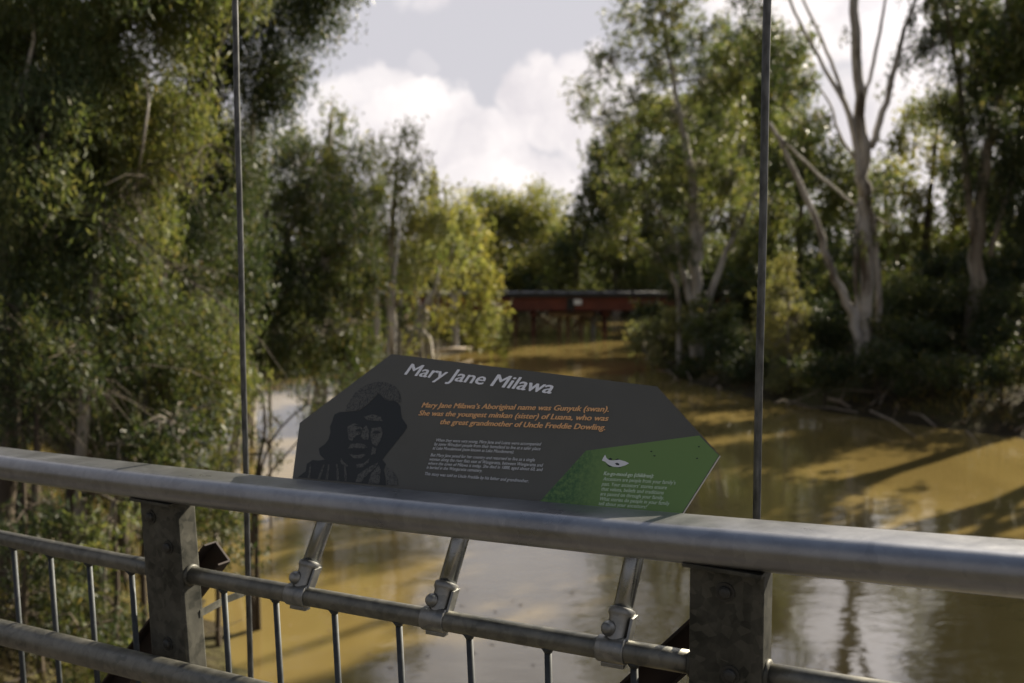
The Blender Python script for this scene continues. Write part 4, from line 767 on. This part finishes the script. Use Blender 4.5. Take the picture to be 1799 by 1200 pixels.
# portrait print
sil = [(355, 512), (390, 496), (430, 494), (480, 492), (525, 488), (565, 460), (600, 432), (632, 398), (664, 366), (684, 380), (704, 405), (735, 418), (770, 416), (798, 432), (816, 455), (820, 500), (828, 540), (862, 588), (864, 604), (840, 640), (800, 690), (760, 740), (720, 790), (690, 832), (715, 862), (700, 905), (712, 960), (715, 1012), (95, 955), (150, 912), (160, 860), (200, 832), (240, 838), (285, 830), (250, 795), (243, 752), (285, 722), (310, 690), (325, 640), (322, 600), (338, 560), (345, 532)]
poly_obj('portrait_print', [z1(*p) for p in sil], .0006, M['ink'], panel)
crown = [(432, 488), (440, 450), (470, 405), (498, 362), (540, 328), (580, 305), (620, 290), (660, 284), (700, 284), (745, 296), (780, 315), (806, 350), (818, 385), (822, 425), (800, 432), (770, 414), (735, 416), (704, 403), (684, 378), (664, 363), (632, 395), (600, 430), (565, 458), (525, 486), (480, 490)]
poly_obj('hat_crown_print', [z1(*p) for p in crown], .0010, M['grain'], panel)
P_ = [[(445, 600), (490, 575), (540, 590), (550, 620), (535, 650), (500, 668), (478, 700), (455, 690), (448, 650)], [(560, 530), (620, 512), (680, 530), (692, 560), (640, 558), (585, 552)],
      [(555, 610), (580, 590), (600, 640), (592, 690), (560, 690), (540, 670)], [(615, 610), (680, 600), (694, 640), (680, 690), (650, 740), (620, 720), (606, 660)],
      [(470, 720), (520, 716), (560, 722), (585, 745), (560, 752), (500, 748), (450, 752)], [(455, 790), (510, 800), (560, 790), (572, 800), (540, 822), (490, 822)],
      [(400, 820), (420, 850), (450, 872), (440, 880), (405, 862), (395, 840)], [(505, 862), (560, 858), (600, 820), (596, 850), (550, 885), (510, 886)], [(620, 740), (650, 750), (640, 790), (610, 800)]]
for f_ in P_: poly_obj('face_tone_print', [z1(*p) for p in f_], .0010, M['skin_print'], panel)
for f_ in [[(500, 622), (530, 612), (552, 622), (530, 634), (505, 634)], [(622, 636), (650, 628), (682, 638), (655, 650), (628, 648)], [(485, 590), (530, 585), (552, 600), (520, 600)], [(475, 762), (515, 756), (560, 764), (530, 776), (490, 774)]]:
    poly_obj('face_line_print', [z1(*p) for p in f_], .0013, M['ink'], panel)
for x0, x1_, yb in [(180, 165, 960), (275, 235, 968), (310, 290, 973), (365, 370, 979), (420, 425, 984)]:
    poly_obj('shirt_fold_print', [z1(x0, 865), z1(x0 + 10, 862), z1((x0 + x1_) / 2 + 16, 915), z1(x1_ + 18, yb), z1(x1_, yb - 1), z1((x0 + x1_) / 2, 915)], .0010, M['grain'], panel)
for pts_ in [[(520, 935), (600, 880), (660, 850), (650, 880), (590, 930), (540, 990), (500, 990)], [(610, 930), (665, 870), (680, 900), (670, 1000), (590, 1000)], [(715, 880), (760, 905), (795, 960), (800, 1010), (722, 1010)]]:
    poly_obj('shirt_fold_print', [z1(*p) for p in pts_], .0010, M['skin_print'], panel)
# legs with cast swivel clamps on the middle rail
ld = o_ * math.sin(math.radians(31)) + UP * math.cos(math.radians(31)); ld = ld / np.linalg.norm(ld)
for t in leg_t:
    b = fp(t, 0, midz(t)); lg = MB().tube([b + ld * .03, b + ld * .25, b + ld * .40], .0212, 24).build('leg', M['bright'], sg, smooth=True)
    cl_ = MB(); ur = fp(t + .01, 0, midz(t + .01)) - fp(t - .01, 0, midz(t - .01)); ur /= np.linalg.norm(ur)
    cl_.lathe(b - ur * .034, ur, [(0, .0245), (.001, .0268), (.003, .0278), (.061, .0278), (.063, .0268), (.064, .0245)], 28)
    cl_.lathe(b + ld * .004, ld, [(0, .021), (.026, .0238), (.060, .0245), (.066, .0275), (.069, .0286), (.077, .0286), (.081, .0265), (.082, .0215)], 28)
    c = cl_.build('clamp', M['cast'], lg, smooth=False); smooth_by_angle(c, 40)
    fr = -o_ * math.cos(math.radians(22)) + UP * math.sin(math.radians(22)); fr = fr - u * .1; fr /= np.linalg.norm(fr)
    pb = b + ld * .040 - u * .010
    MB().lathe(pb + fr * .018, fr, [(0, .017), (.010, .0155), (.013, .0125), (.0165, .012), (.019, .009), (.020, .003)], 20).build('bolt', M['cast'], lg, smooth=True)
    MB().box(b - UP * .031, [ur, o_, UP], (.026, .010, .005)).build('clamp_lug', M['cast'], lg, bevel=.002)
    MB().box(b + ld * .045 + u * .030 - o_ * .004, [u, o_, ld], (.003, .014, .030)).build('clamp_lug', M['cast'], lg, bevel=.001)
# bracket rails on the back of the panel (fixings)
for yy in (690, 800):
    a, b = onp(600 if yy > 700 else 700, yy), onp(1150, yy + 40)
    MB().box((a + b) / 2 - sn * .022, [us, sv, sn], (np.linalg.norm(b - a) / 2, .02, .012)).build('back_rail', M['bright'], sg, bevel=.001)
